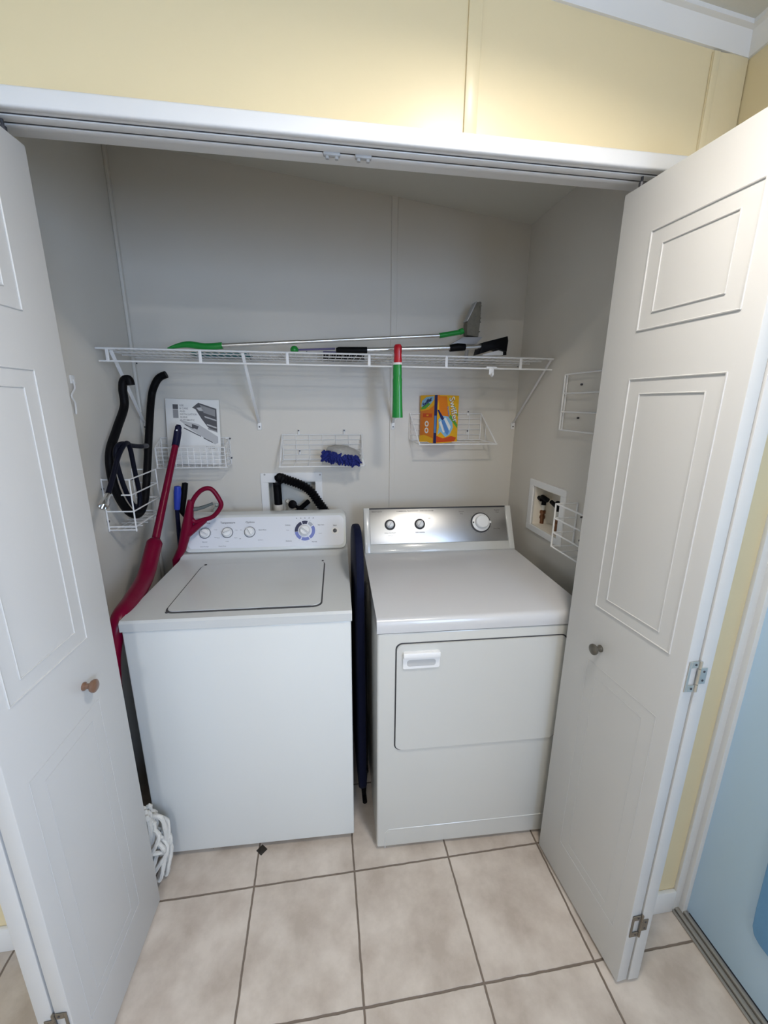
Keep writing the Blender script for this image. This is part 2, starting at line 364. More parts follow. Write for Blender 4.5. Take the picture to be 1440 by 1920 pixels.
def bifold(name, lead, hinge, n, jl, jh, knob_px, knob_m, hz):
    """front panel lead->hinge with outward normal n towards the opening; second panel jl->jh"""
    d = bpy.data.objects.new(name, None); COL.objects.link(d); d.location = (*lead, 0); d['kind'] = 'structure'
    n = Vector(n)
    obj('door_panel', panel_mesh(lead, hinge, n), door_m, d)
    obj('door_panel', panel_mesh(jl, jh, -n), door_m, d)
    L = Vector((*lead, 0)); H = Vector((*hinge, 0)); u = (H - L).normalized()
    hit = at(*knob_px, 0, lead[0] + (hinge[0] - lead[0]) * .3)
    hit.x = L.x + (H.x - L.x) * ((hit.y - L.y) / (H.y - L.y))
    b = NB(); lathe(b, [(.010, -.001), (.010, .003), (.0065, .006), (.0065, .013), (.0135, .018), (.0155, .022), (.015, .026), (.010, .0295), (.0, .031)], hit, n, 24)
    obj('knob', b, knob_m, d)
    pin = L + u * .03 - n * .016
    b = NB(); lathe(b, [(.006, 0), (.006, .016), (.003, .017), (.003, .03)], (pin.x, pin.y, DZ1 - .001), (0, 0, 1), 12); obj('pivot_pin', b, screw_m, d)
    # hinges join the two edges that face the room; the front panel's edge spans H .. H - n*th
    e = H + u * .0012; th = .032
    for z, hm in hz:
        b = NB(); k1 = NB(); M = frame_basis(H + Vector((0, -.0006, z)), Vector((1 if n.x < 0 else -1, 0, 0)), Vector((0, 0, 1)))
        out = (M.to_3x3() @ Vector((0, 0, 1))).dot(u); s = 1 if out > 0 else -1
        def pl(x0, y0, x1, y1, t=.0016): box(k1, (x0, y0, min(0, s * t)), (x1, y1, max(0, s * t)), .0004, 1)
        pl(.006, -.038, .012, .038); pl(.012, .022, .029, .038); pl(.012, -.038, .029, -.022)
        pl(.037, -.020, .054, .020); 
        merge(b, k1, M)
        for y0, y1 in ((-.038, -.020), (-.019, .019), (.020, .038)):
            tube(b, [M @ Vector((.033, y0, s * .002)), M @ Vector((.033, y1, s * .002))], .0032, 8)
        h = obj('hinge', b, hm, d)
        b = NB()
        for x, y in ((.022, .030), (.022, -.030), (.046, .011), (.046, -.011)):
            tube(b, [M @ Vector((x, y, 0)), M @ Vector((x, y, s * .0024))], .0026, 10)
        sc = obj('screw', b, screw_m, None); sc.parent = h
        for v in sc.data.vertices: v.co -= Vector(d.location)
    return d
bifold('door_2', (1.525, .046), (1.551, -.335), (-1, -.068, 0), (1.6165, .046), (1.618, -.335), (1125, 1216), bronze_m, [(.994, hinge_m), (.229, hinge_d), (1.80, hinge_m)])
bifold('door_1', (.223, .056), (.2045, -.324), (1, -.049, 0), (.125, .056), (.137, -.324), (158, 1287), wood_m, [(.994, hinge_m), (.245, hinge_d), (1.80, hinge_m)])

# ------------------------------------------------------------------ washer (local frame: x along front, y depth)
WL = thing('washing_machine', 'white top-loading washing machine with dial console, left of the dryer', 'washing machine', (.1736, .1945, 0), -.0347)
Wd, Wz = .686, .935
def wo(name, b, m, parent=WL, **k): return obj(name, b, m, parent, world=False, **k)
b = NB(); box(b, (.003, .003, .022), (Wd - .003, .64, Wz - .034), .006, 3); box(b, (0.0, .0, .022), (Wd, .012, Wz - .0345), .005, 3); wo('cabinet', b, enamel)
b = NB()
for x, y in ((.05, .06), (.636, .06), (.05, .58), (.636, .58)): b = NB(); lathe(b, [(.02, 0), (.02, .012), (.01, .014), (.01, .03)], (x, y, 0)); wo('levelling_foot', b, black_m)
b = NB()  # deck profile swept along x, ramp at the rear
pr = [(-.004, Wz - .033), (-.004, Wz - .007), (.003, Wz), (.488, Wz + .001), (.505, Wz + .004), (.520, Wz + .018), (.655, Wz + .018), (.655, Wz - .033)]
prism(b, [(-.003, y, z) for y, z in pr], (Wd + .006, 0, 0)); bmesh.ops.bevel(b, geom=[e for e in b.edges if len(e.link_faces) == 2 and e.calc_face_angle(0) > .5], offset=.0035, segments=3, profile=.5, affect='EDGES')
wo('top_deck', b, enamel_top)
M0 = Matrix.Translation((.352, .235, Wz))
b = NB(); flat(b, Matrix.Translation((.351, .235, Wz - .001)), rrect(.4875, .3965, .030), .0026); wo('lid_gap', b, gap_m, label='dark seam around the washer lid')
b = NB(); n = NB(); flat(n, Matrix.Translation((.351, .239, Wz + .0002)), rrect(.478, .388, .026, 6), .0036); bmesh.ops.bevel(n, geom=[e for e in n.edges if abs(e.verts[0].co.z - e.verts[1].co.z) < 1e-5 and e.verts[0].co.z > Wz + .0025], offset=.0012, segments=2, affect='EDGES'); merge(b, n)
wo('lid', b, enamel_top)
b = NB(); box(b, (.39, .036, Wz - .002), (.56, .050, Wz + .002), .002); wo('lid_finger_notch', b, gap_m, label='dark finger recess under the lid edge')
for x, y, r_ in ((.118, .044, .006), (.118, .436, .005), (.584, .438, .004)): b = NB(); lathe(b, [(r_, 0), (r_, .0022)], (x, y, Wz + .0006)); wo('lid_bumper', b, gap_m)
# console
cf0, cf1 = Vector((0, .527, Wz + .020)), Vector((0, .600, 1.098))
def console(b, x0, x1, f0, f1, back, r, nseg=6):
    """rounded-front console: rounded rectangle face extruded back with slanted front"""
    up = (f1 - f0); H = up.length; up = up.normalized(); c = (f0 + f1) / 2
    pts = rrect(x1 - x0, H, r, nseg); cx = (x0 + x1) / 2
    rings = []
    for off, sh in ((.0, .008), (.004, .002), (.010, 0)):
        rings.append([(Vector((cx + p[0] * (1 - 2 * sh / (x1 - x0)), c.y, c.z)) + up * (p[1] * (1 - 2 * sh / H)) + Vector((0, off, 0))) for p in pts])
    rings.append([Vector((q.x, back, f0.z if q.z < f0.z + .01 else q.z - .004)) for q in rings[-1]])
    vs = [[b.verts.new(p) for p in q] for q in rings]
    b.faces.new(vs[0]); b.faces.new(vs[-1][::-1])
    for i in range(len(vs) - 1):
        for k in range(len(pts)):
            b.faces.new((vs[i][k], vs[i][(k + 1) % len(pts)], vs[i + 1][(k + 1) % len(pts)], vs[i + 1][k]))
b = NB(); console(b, 0.001, .686, cf0, cf1, .68, .028); wo('console', b, enamel)
up = (cf1 - cf0).normalized(); cc = (cf0 + cf1) / 2
def CP(x, s, off=.0): # point on console face, s along slope from centre
    return Matrix.Translation(0 * cc) @ frame_basis(Vector((x, cc.y, cc.z)) + up * s + Vector((1, 0, 0)).cross(up) * off, (1, 0, 0), up)
Hc = (cf1 - cf0).length
b = NB(); flat(b, CP(.347, .003), rrect(.655, Hc - .028, .022, 6), .0012); wo('control_panel', b, console_m)
def knob(cx, s, r, ang, parent=WL, CPf=CP, m=plastic_w, depth=.018, ring=True, grip=True):
    M = CPf(cx, s, .0012); b = NB()
    n_ = (M.to_3x3() @ Vector((0, 0, 1))); o = M.translation
    lathe(b, [(r * 1.0, 0), (r * 1.0, depth * .35), (r * .86, depth * .5), (r * .82, depth * .9), (r * .72, depth), (0, depth)], o, n_, 28)
    if grip:
        k = NB(); box(k, (-r * .86, -r * .16, depth * .4), (r * .86, r * .16, depth * 1.35), r * .07, 2); k.transform(Matrix.Rotation(math.radians(ang), 4, 'Z')); merge(b, k, M)
    kn = obj('knob', b, m, parent, world=False)
    if ring:
        b = NB(); lathe(b, [(r * 1.18, 0), (r * 1.18, .0012), (r * 1.02, .0014)], o, n_, 28); q = obj('knob_ring', b, print_m, parent, world=False); q.parent = kn
    if grip:
        b = NB(); k = NB(); box(k, (-r * .80, -r * .03, depth * 1.3), (r * .80, r * .03, depth * 1.37)); k.transform(Matrix.Rotation(math.radians(ang), 4, 'Z')); merge(b, k, M); q = obj('pointer', b, print_m, parent, world=False); q.parent = kn
    return kn
for x, a in ((.087, -30), (.179, 20), (.272, -60)): knob(x, .004, .0205, a)
knob(.506, .004, .024, -38, depth=.022, ring=False)
b = NB()
segs = [(-172, -118, 1), (-112, -62, 1), (-56, 30, 1), (36, 66, 2), (74, 108, 0), (114, 186, 0)]
for a0, a1, mi in segs:
    n_ = 10; M = CP(.506, .004, .0013)
    for k in range(n_):
        p = a0 + (a1 - a0) * k / n_; q = a0 + (a1 - a0) * (k + 1) / n_
        P = lambda r, a: (r * math.cos(math.radians(a)), r * math.sin(math.radians(a)))
        flat(b, M, [P(.030, p), P(.044, p), P(.044, q), P(.030, q)], .0004, mi)
wo('cycle_dial_ring', b, ink, mats=[mat('navy_ink', (.015, .02, .07), .5), mat('periwinkle_ink', (.16, .20, .50), .5), mat('pale_grey_ink', (.38, .40, .45), .5)], label='printed ring of navy and periwinkle dial segments')
b = NB(); lathe(b, [(.016, 0), (.016, .002), (.009, .0022)], CP(.636, .000, .001).translation, (Vector((1, 0, 0)).cross(up)), 24); wo('start_button_bezel', b, plastic_w)
b = NB(); lathe(b, [(.0085, 0), (.0085, .006), (.006, .0075), (0, .0075)], CP(.636, .000, .001).translation, (Vector((1, 0, 0)).cross(up)), 24); wo('start_button', b, screw_m)
b = NB()
def wt(s, x, t, sz, **k): merge(b, text_bm(s, sz, CP(x, t, .0014), **k))
wt('Load Size', .087, .047, .010, bold=.0002); wt('Temperature', .179, .047, .0115, bold=.0003); wt('Options', .272, .047, .0115, bold=.0003); 
wt('Normal', .087, -.034, .0065); wt('Small', .045, .018, .0055); wt('Large', .130, .018, .0055); wt('Super', .132, -.016, .0055); wt('Cold', .179, -.034, .0065); wt('Warm', .214, -.020, .0055); wt('Hot', .216, .014, .0055); wt('Cold', .142, -.018, .0055); wt('Extra Rinse', .325, .012, .007, bold=.0002); wt('Off', .232, -.024, .006); wt('On', .235, .014, .006); wt('2nd Rinse', .318, -.032, .0055)
wt('Heavy Duty', .160, -.054, .0065); wt('Quiet Package', .087, -.054, .006)
for i, s in enumerate(('A', 'B', 'C', 'D', 'E')): wt('▲', .470 + i * .018, .060, .007)
wt('Cottons', .432, .030, .0068, bold=.0002); wt('Rinse', .432, .008, .0055); wt('Delicates', .437, -.040, .0068, bold=.0002); wt('Easy Care', .575, .028, .0068, bold=.0002); wt('Speed', .572, -.010, .0055); wt('Normal', .546, -.046, .0068, bold=.0002); wt('Start', .636, .024, .008, bold=.0003)
for cx, cyy, r in ((.087, .004, .029), (.179, .004, .029), (.272, .004, .029)):
    for a in range(-40, 221, 26): P = (cx + r * math.cos(math.radians(a)), cyy + r * math.sin(math.radians(a))); flat(b, CP(P[0], P[1], .0013), rrect(.0012, .0012, .0003, 1), .0003)
for a in range(0, 360, 20): flat(b, CP(.506 + .050 * math.cos(math.radians(a)), .004 + .050 * math.sin(math.radians(a)), .0013), rrect(.002, .001, .0003, 1), .0003)
wo('printed_lettering', b, print_m, smooth=False)

# ------------------------------------------------------------------ dryer
DR = thing('clothes_dryer', 'white front-loading dryer with stainless control strip, right of the washer', 'dryer', (.9362, .1152, 0), -.0352)
def do(name, b, m, parent=DR, **k): return obj(name, b, m, parent, world=False, **k)
Dw, Dz = .687, .927
b = NB(); box(b, (0, 0, .012), (Dw, .70, Dz - .047), .008, 3); do('cabinet', b, dryer_m)
b = NB(); pr = [(-.003, Dz - .046), (-.004, Dz - .030), (-.002, Dz - .012), (.004, Dz - .004), (.014, Dz), (.70, Dz), (.70, Dz - .046)]
prism(b, [(-.002, y, z) for y, z in pr], (Dw + .004, 0, 0)); bmesh.ops.bevel(b, geom=[e for e in b.edges if len(e.link_faces) == 2 and e.calc_face_angle(0) > 1.2], offset=.004, segments=3, profile=.5, affect='EDGES'); do('top_panel', b, mat('dryer_top_enamel', (.58, .58, .59), .25, coat=.3))
FM = frame_basis((.342, 0, .641), (1, 0, 0), (0, 0, 1)) # z axis of FM points towards -y? x cross z = -y
b = NB(); flat(b, FM, rrect(.570, .406, .022, 6), .0010); do('door_seam', b, gap_m, label='dark seam around the dryer door')
b = NB(); n = NB(); flat(n, FM, rrect(.562, .398, .020, 6), .0060); bmesh.ops.bevel(n, geom=[e for e in n.edges if e.verts[0].co.y < -.005 and e.verts[1].co.y < -.005], offset=.002, segments=2, affect='EDGES'); merge(b, n); dd = do('door', b, dryer_m)
hm = frame_basis((.139, -.006, .787), (1, 0, 0), (0, 0, 1))
b = NB(); n = NB(); flat(n, hm, rrect(.118, .060, .006, 3), .005); merge(b, n)
k = NB(); box(k, (-.059, .010, .003), (.059, .030, .016), .004, 2); merge(b, k, hm); hd = do('handle', b, plastic_w, dd)
b = NB(); flat(b, hm @ Matrix.Translation((0, -.010, .0052)), rrect(.092, .022, .008, 4), .0006); g = do('handle_recess', b, mat('recess_grey', (.50, .50, .50), .6), DR, label='grey grip slot of the door handle')
b = NB(); pts = []
kx0, kx1 = .030, .672
for p, q in (((kx0, .010), (kx0, .078)), ((kx0, .078), (kx0 + .012, .092)), ((kx0 + .012, .092), (kx1 - .012, .092)), ((kx1 - .012, .092), (kx1, .078)), ((kx1, .078), (kx1, .010))):
    tube(b, [(p[0], .0005, p[1]), (q[0], .0005, q[1])], .0022, 6)
do('toe_panel', b, dryer_m)
b = NB(); box(b, (-.0005, -.0006, Dz - .0485), (Dw + .0005, .05, Dz - .0455)); do('top_seam', b, gap_m, label='thin dark seam under the dryer top')
b = NB()
for x in (.04, .64):
    for y in (.06, .64): b = NB(); lathe(b, [(.018, 0), (.018, .008), (.008, .01), (.008, .02)], (x, y, 0)); do('levelling_foot', b, plastic_w)
g0, g1 = Vector((0, .578, Dz)), Vector((0, .672, 1.108))
upd = (g1 - g0).normalized(); gc = (g0 + g1) / 2; nd = Vector((1, 0, 0)).cross(upd)
def DPt(x, s, off=0): return frame_basis(Vector((x, gc.y, gc.z)) + upd * s + nd * off, (1, 0, 0), upd)
b = NB(); prism(b, [(.0, g0.y, g0.z), (.0, g1.y, g1.z - .003), (.0, g1.y + .006, g1.z), (.0, .70, g1.z - .004), (.0, .70, g0.z)], (Dw, 0, 0))
bmesh.ops.bevel(b, geom=[e for e in b.edges if e.calc_face_angle(0) > .8], offset=.003, segments=2, affect='EDGES')
# raised end caps and lower lip
for x0, x1 in ((.001, .026), (Dw - .024, Dw)):
    k = NB(); box(k, (x0 - Dw / 2, -.100, -.002), (x1 - Dw / 2, .104, .006), .002, 2); merge(b, k, DPt(Dw / 2, 0))
k = NB(); box(k, (.024 - Dw / 2, -.100, -.002), (Dw / 2 - .022, -.062, .005), .002, 2); merge(b, k, DPt(Dw / 2, 0))
do('console', b, dryer_m)
b = NB(); box(b, (.027 - Dw / 2, -.060, 0), (Dw / 2 - .026, .099, .0022), .0005); b.transform(DPt(Dw / 2, 0)); 
do('stainless_panel', b, steel, label='brushed stainless control strip')
b = NB(); box(b, (.010 - Dw / 2, .098, -.002), (Dw / 2 - .026, .104, .004), .001); b.transform(DPt(Dw / 2, 0)); do('top_trim', b, ink, label='thin black strip along the console top')
kd = lambda x, s, off=0: DPt(x, s, off + .0015)
s0 = .026
for x, a in ((.117, 60), (.253, 55)):
    M = kd(x, s0, 0); b = NB(); lathe(b, [(.0245, 0), (.0245, .003), (.0195, .0045)], M.translation, nd, 28); bz = do('knob_bezel', b, ink, label='black ring around small dial')
    knob(x, s0, .0165, a, DR, lambda x_, s_, o_: DPt(x_, s_, .006), m=plastic_w, depth=.014, ring=False)
M = kd(.538, s0); b = NB(); lathe(b, [(.047, 0), (.047, .004), (.041, .006)], M.translation, nd, 36); do('timer_bezel', b, ink, label='black ring around the large timer dial')
b = NB(); lathe(b, [(.041, .004), (.041, .009), (.030, .011), (.030, .030), (.027, .034), (0, .034)], M.translation, nd, 36); do('timer_knob', b, plastic_w, label='large white timer knob')
b = NB(); k = NB(); box(k, (.034, -.006, .008), (.048, .006, .013), .002); merge(b, k, M); do('timer_pointer', b, plastic_w)
b = NB(); k = NB(); box(k, (-.039, -.004, .0092), (-.031, .004, .0104), .001); merge(b, k, M); do('timer_mark', b, ink)
b = NB()
def dt(s, x, t, sz, **k): merge(b, text_bm(s, sz, DPt(x, t, .0025), **k))
dt('HEAVY DUTY', .060, .087, .008, bold=.0002); dt('COMMERCIAL TECHNOLOGY    EVEN DRY SYSTEM', .235, .087, .0075, bold=.0001)
dt('OFF', .205, .052, .007); dt('ON', .298, .052, .007, bold=.0003); dt('END SIGNAL', .253, -.012, .0075, bold=.0002); dt('PUSH TO START', .117, -.012, .007); dt('CYCLE', .117, -.024, .007); dt('Sensor', .452, .080, .009); dt('Dry', .452, .070, .008); dt('Regular', .622, .084, .009); dt('Heat', .622, .074, .008); dt('Time Dry', .612, -.004, .0085)
for a in range(0, 360, 24): flat(b, DPt(.538 + .053 * math.cos(math.radians(a)), s0 + .053 * math.sin(math.radians(a)), .0024), rrect(.002, .002, .0005, 1), .0003)
do('printed_lettering', b, mat('panel_print', (.16, .15, .15), .5), smooth=False)

# ------------------------------------------------------------------ wire shelf with brackets
ZS, YF, LIP = 1.752, .672, .0425
SH = thing('wire_shelf', 'white ventilated wire shelf spanning the closet above the machines', 'shelf', (.87, .82, ZS))
b = NB(); x = .012; i = 0
while x < 1.738:
    tube(b, [(x, D - .004, ZS), (x, YF, ZS)], .0014, 5, cap=False); x += .0262
obj('deck_wires', b, wire_m, SH)
b = NB()
for y in (YF, YF + .10, YF + .205, D - .006): tube(b, [(.004, y, ZS - (.0015 if y > YF else 0)), (1.741, y, ZS - (.0015 if y > YF else 0))], .0034 if y == YF else .0026, 8)
obj('long_rail', b, wire_m, SH)
b = NB(); tube(b, [(.010, YF, ZS - LIP), (1.737, YF, ZS - LIP)], .0034, 8); obj('front_lower_rail', b, wire_m, SH)
for px in (.041, .354, .665, .975, 1.284, 1.597):
    b = NB(); box(b, (px - .0055, YF - .004, ZS - LIP), (px + .0055, YF - .0005, ZS), .0012); obj('rail_spacer', b, wire_m, SH)
for bx_ in (.014, .503, 1.123, 1.731):
    b = NB(); fx = {1.123: 1.10, .014: .052}.get(bx_, bx_)
    p0, p1 = Vector((fx, YF + .006, ZS - .006)), Vector((bx_, D - .005, 1.478)); dr = (p1 - p0).normalized()
    M = frame_basis(p0, dr, Vector((1, 0, 0))); k = NB(); box(k, (0, -.0055, -.0012), ((p1 - p0).length, .0055, .0012), .0004); merge(b, k, M)
    k = NB(); box(k, (0, -.0055, -.001), ((p1 - p0).length, -.0042, .006), .0004); merge(b, k, M)
    box(b, (bx_ - .009, D - .009, 1.450), (bx_ + .009, D - .0005, 1.482), .001)
    tube(b, [p0 + Vector((-.012, 0, .006)), p0 + Vector((.012, 0, .006))], .005, 8)
    br = obj('support_bracket', b, wire_m, SH)
    b = NB(); tube(b, [(bx_, D - .0105, 1.463), (bx_, D - .0005, 1.463)], .0035, 10); q = obj('screw', b, screw_m, br, world=True); q.location = (0, 0, 0)
b = NB()
for px, py in ((250, 666), (256, 681), (470, 673), (850, 684), (897, 690), (971, 687), (575, 660)):
    c = aty(px, py, D - .003); b = NB(); tube(b, [(c.x, D - .006, c.z), (c.x, D - .0005, c.z)], .003, 8); obj('wall_clip', b, screw_m, SH)
# hook clipped to the lower rail
c = aty(921, 690, YF); b = NB(); box(b, (c.x - .022, YF - .007, c.z - .003), (c.x + .022, YF + .007, c.z + .005), .002); box(b, (c.x - .010, YF - .006, c.z - .026), (c.x + .010, YF - .002, c.z), .0015)
tube(b, spline([(c.x, YF - .004, c.z - .024), (c.x, YF - .010, c.z - .031), (c.x, YF - .019, c.z - .028), (c.x, YF - .021, c.z - .020)], 4), .0045, 8)
single('shelf_hook', b, plastic_w, 'small white plastic hook clipped under the shelf front rail', 'hook')

# ------------------------------------------------------------------ wall wire racks
def grid_wires(b, o, u, v, nu, nv, r=.0018, edge=.0028):
    o, u, v = Vector(o), Vector(u), Vector(v)
    for i in range(nu + 1): tube(b, [o + u * (i / nu), o + u * (i / nu) + v], edge if i in (0, nu) else r, 6)
    for j in range(nv + 1): tube(b, [o + v * (j / nv), o + v * (j / nv) + u], edge if j in (0, nv) else r, 6)
def screws(par, pts, axis, name='screw'):
    for p in pts:
        b = NB(); a = Vector(axis); p = Vector(p); tube(b, [p, p + a * .004], .0042, 10); obj(name, b, screw_m, par)
def basket_back(name, label, x0, x1, z0, z1, yf, fx0, fx1, zf, cols, rows, sc):
    t = thing(name, label, 'wire rack', ((x0 + x1) / 2, D, z0)); yb = D - .006
    b = NB(); grid_wires(b, (x0, yb, z0), (x1 - x0, 0, 0), (0, 0, z1 - z0), cols, rows); obj('back_grid', b, wire_m, t)
    b = NB()
    for i in range(cols + 1):
        f = i / cols; tube(b, [(x0 + (x1 - x0) * f, yb, z0), (fx0 + (fx1 - fx0) * f, yf, zf)], .0018, 6)
    tube(b, [(fx0 - .004, yf, zf), (fx1 + .004, yf, zf)], .0030, 8); tube(b, [((x0 + fx0) / 2, (yb + yf) / 2, (z0 + zf) / 2), ((x1 + fx1) / 2, (yb + yf) / 2, (z0 + zf) / 2)], .0013, 6)
    obj('shelf_wires', b, wire_m, t)
    for xa, xb in ((x0, fx0), (x1, fx1)):
        b = NB(); tube(b, [(xa, yb, z1), (xb, yf, zf)], .0032, 8); tube(b, [(xa, yb, z0), (xb, yf, zf)], .0026, 8); s_ = -1 if xa == x0 else 1
        tube(b, [((xa * 2 + xb) / 3, (yb * 2 + yf) / 3, (z1 * 2 + zf) / 3), ((xa * 2 + xb) / 3, (yb * 2 + yf) / 3, (z0 * 2 + zf) / 3)], .0013, 6)
        obj('side_frame', b, wire_m, t)
    for p in sc:
        b = NB(); tube(b, [(p[0], D - .005, p[1] - .018), (p[0], D - .005, p[1] + .004)], .0045, 10); cl = obj('mounting_clip', b, plastic_w, t)
        b = NB(); tube(b, [(p[0], D - .0115, p[1]), (p[0], D - .001, p[1])], .0035, 10); obj('screw', b, screw_m, t)
    return t
basket_back('wall_rack', 'small white wire rack on back wall holding the blue duster', .602, .972, 1.312, 1.427, .865, .594, .968, 1.293, 6, 5, [(.678, 1.446), (.889, 1.446), (.679, 1.352)])
basket_back('wall_rack', 'small white wire rack on back wall holding the orange box', 1.205, 1.562, 1.400, 1.525, .850, 1.227, 1.597, 1.389, 6, 5, [(1.494, 1.534), (1.495, 1.442), (1.28, 1.534)])
# mesh basket with the manual
t = thing('wire_basket', 'white wire mesh basket on back wall holding the printed manual', 'wire basket', (.215, D, 1.29)); x0, x1, z0, z1_, yb, yf = .072, .366, 1.292, 1.415, D - .006, .885
b = NB(); grid_wires(b, (x0, yb, z0), (x1 - x0, 0, 0), (0, 0, z1_ - z0), 11, 5, .0014, .0026); obj('back_grid', b, wire_m, t)
b = NB(); grid_wires(b, (x0 + .005, yf, z0), (x1 - x0 - .01, 0, 0), (0, 0, z1_ - z0 - .035), 11, 5, .0015, .0028); obj('front_grid', b, wire_m, t)
for xx in (x0, x1):
    b = NB(); 
    for j in range(6):
        f = j / 5; tube(b, [(xx, yb, z0 + (z1_ - z0) * f), (xx + (.005 if xx == x0 else -.005), yf, z0 + (z1_ - z0 - .035) * f)], .0018 if j in (0, 5) else .001, 6)
    for j in range(1, 4): tube(b, [(xx, yb + (yf - yb) * j / 4, z0), (xx, yb + (yf - yb) * j / 4, z1_ - .035 * j / 4)], .001, 6)
    obj('side_grid', b, wire_m, t)
b = NB(); grid_wires(b, (x0, yf, z0), (x1 - x0, 0, 0), (0, yb - yf, 0), 11, 3, .001, .0018); obj('bottom_grid', b, wire_m, t)
for p in ((432, 822), (435, 858)):
    c = aty(*p, D); b = NB(); tube(b, [(c.x - .02, D - .005, c.z), (c.x + .003, D - .005, c.z)], .0035, 8); obj('mounting_clip', b, plastic_w, t)
    b = NB(); tube(b, [(c.x, D - .012, c.z), (c.x, D - .001, c.z)], .0035, 8); obj('screw', b, screw_m, t)
# low basket on left wall
t = thing('wire_basket', 'white wire basket on left wall holding coiled black hoses', 'wire basket', (0.0, .68, 1.11))
b = NB()
for z in (1.300, 1.244, 1.183, 1.125): tube(b, [(.004, .565, z), (.1, .556, z), (.1, .80, z), (.004, .81, z)], .0027, 8)
tube(b, [(.004, .565, 1.113), (.1, .556, 1.113)], .0027, 8)
obj('basket_rails', b, wire_m, t)
for p in ((.1, .556), (.1, .80), (.004, .565), (.004, .81)):
    b = NB(); tube(b, [(p[0], p[1], 1.303), (p[0], p[1], 1.108)], .0027, 8); obj('corner_wire', b, wire_m, t)
b = NB()
for k in range(6): y = .565 + .0475 * k; tube(b, [(.004, y, 1.113), (.1, y, 1.113)], .0016, 6)
for k in range(1, 4): tube(b, [(.1 * k / 4, .56, 1.113), (.1 * k / 4, .80, 1.113)], .0014, 6)
obj('bottom_wires', b, wire_m, t)
for y, z in ((.568, 1.266), (.57, 1.145), (.805, 1.26), (.805, 1.15)):
    b = NB(); tube(b, [(.0, y, z), (.006, y, z)], .0045, 10); obj('screw', b, screw_m, t)
# wire racks on right wall
def right_rack(label, y0, y1, z0, z1_, dep, rows, scr):
    t = thing('wall_rack', label, 'wire rack', (XR, (y0 + y1) / 2, z0)); xw = XR - .006
    b = NB()
    for j in range(rows + 1):
        z = z0 + (z1_ - z0) * j / rows; tube(b, [(xw, y1, z), (XR - dep, y1, z), (XR - dep, y0, z), (xw, y0, z)], .0030, 8)
    obj('rails', b, wire_m, t)
    for x in (xw, XR - dep):
        for y in (y0, y1): b = NB(); tube(b, [(x, y, z0), (x, y, z1_)], .0034, 8); obj('corner_wire', b, wire_m, t)
    for k in range(1, 4): b = NB(); tube(b, [(xw, y0 + (y1 - y0) * k / 4, z0), (XR - dep, y0 + (y1 - y0) * k / 4, z0)], .0014, 6); obj('bottom_wire', b, wire_m, t)
    for y, z in scr:
        b = NB(); tube(b, [(XR - .006, y, z), (XR, y, z)], .004, 10); obj('screw', b, screw_m, t)
right_rack('empty white wire rack high on right wall, half behind the door', .24, .553, 1.472, 1.682, .016, 3, [(.461, 1.642), (.458, 1.521)])
right_rack('empty white wire rack low on right wall beside the valve box', .15, .388, 1.039, 1.208, .095, 3, [(.36, 1.16), (.352, 1.07)])
# white wire hook at the left wall
b = NB(); p = [Lp for Lp in (atx(137, 712, .004), atx(140, 728, .012), atx(134, 742, .016), atx(141, 756, .012), atx(143, 776, .004))]
tube(b, spline(p, 5), .0028, 8); box(b, (0, p[0].y - .012, p[0].z - .012), (.004, p[0].y + .012, p[0].z + .014), .001)
single('wall_hook', b, wire_m, 'small white wire hook on left wall beside the left folding door', 'hook')

# ------------------------------------------------------------------ laundry outlet boxes
t = thing('outlet_box', 'white recessed washer outlet box in the back wall', 'outlet box', (.637, D, .95))
def ringframe(b, M, w, h, iw, ih, t_):
    for a in (((-w / 2, -h / 2), (w / 2, -ih / 2)), ((-w / 2, ih / 2), (w / 2, h / 2)), ((-w / 2, -ih / 2), (-iw / 2, ih / 2)), ((iw / 2, -ih / 2), (w / 2, ih / 2))):
        k = NB(); box(k, (*a[0], 0), (*a[1], t_), .0012, 1); merge(b, k, M)
b = NB(); M = frame_basis((.6345, D, 1.0955), (1, 0, 0), (0, 0, 1)); ringframe(b, M, .288, .306, .222, .216, .006); obj('frame', b, plastic_w, t)
box_m = mat('box_interior_plastic', (.66, .65, .60), .5)
b = NB(); x0, x1, z0, z1_, dp = .523, .751, .951, 1.204, .085
box(b, (x0, D + dp, z0), (x1, D + dp + .003, z1_)); box(b, (x0, D, z0), (x0 + .003, D + dp, z1_)); box(b, (x1 - .003, D, z0), (x1, D + dp, z1_)); box(b, (x0, D, z0), (x1, D + dp, z0 + .003)); box(b, (x0, D, z1_ - .003), (x1, D + dp, z1_)); obj('recess', b, box_m, t)
for p in ((496, 890), (600, 890)):
    c = aty(*p, D - .006); b = NB(); tube(b, [(c.x, D - .0075, c.z), (c.x, D, c.z)], .0045, 10); obj('screw', b, plastic_g, t)
b = NB(); tube(b, [(.562, 1.022, .955), (.562, 1.022, 1.085)], .0225, 20); tube(b, [(.562, 1.022, 1.070), (.562, 1.022, 1.086)], .0235, 20); obj('standpipe', b, pvc, t)
b = NB(); tube(b, [(.612, 1.045, .955), (.612, 1.045, 1.085), (.60, 1.045, 1.10)], .010, 12); obj('supply_pipe', b, pvc, t)
b = NB()
tube(b, [(.665, 1.02, .955), (.665, 1.02, 1.07)], .016, 14); tube(b, [(.665, 1.02, 1.06), (.635, 1.005, 1.085)], .008, 10); tube(b, [(.665, 1.02, 1.06), (.71, 1.01, 1.10)], .012, 10)
lathe(b, [(.018, -.006), (.021, -.002), (.021, .006), (.014, .009)], (.632, 1.0, 1.088), (-.3, -.9, .2), 14); box(b, (.64, 1.0, 1.035), (.70, 1.04, 1.055), .004)
obj('valve', b, black_m, t)
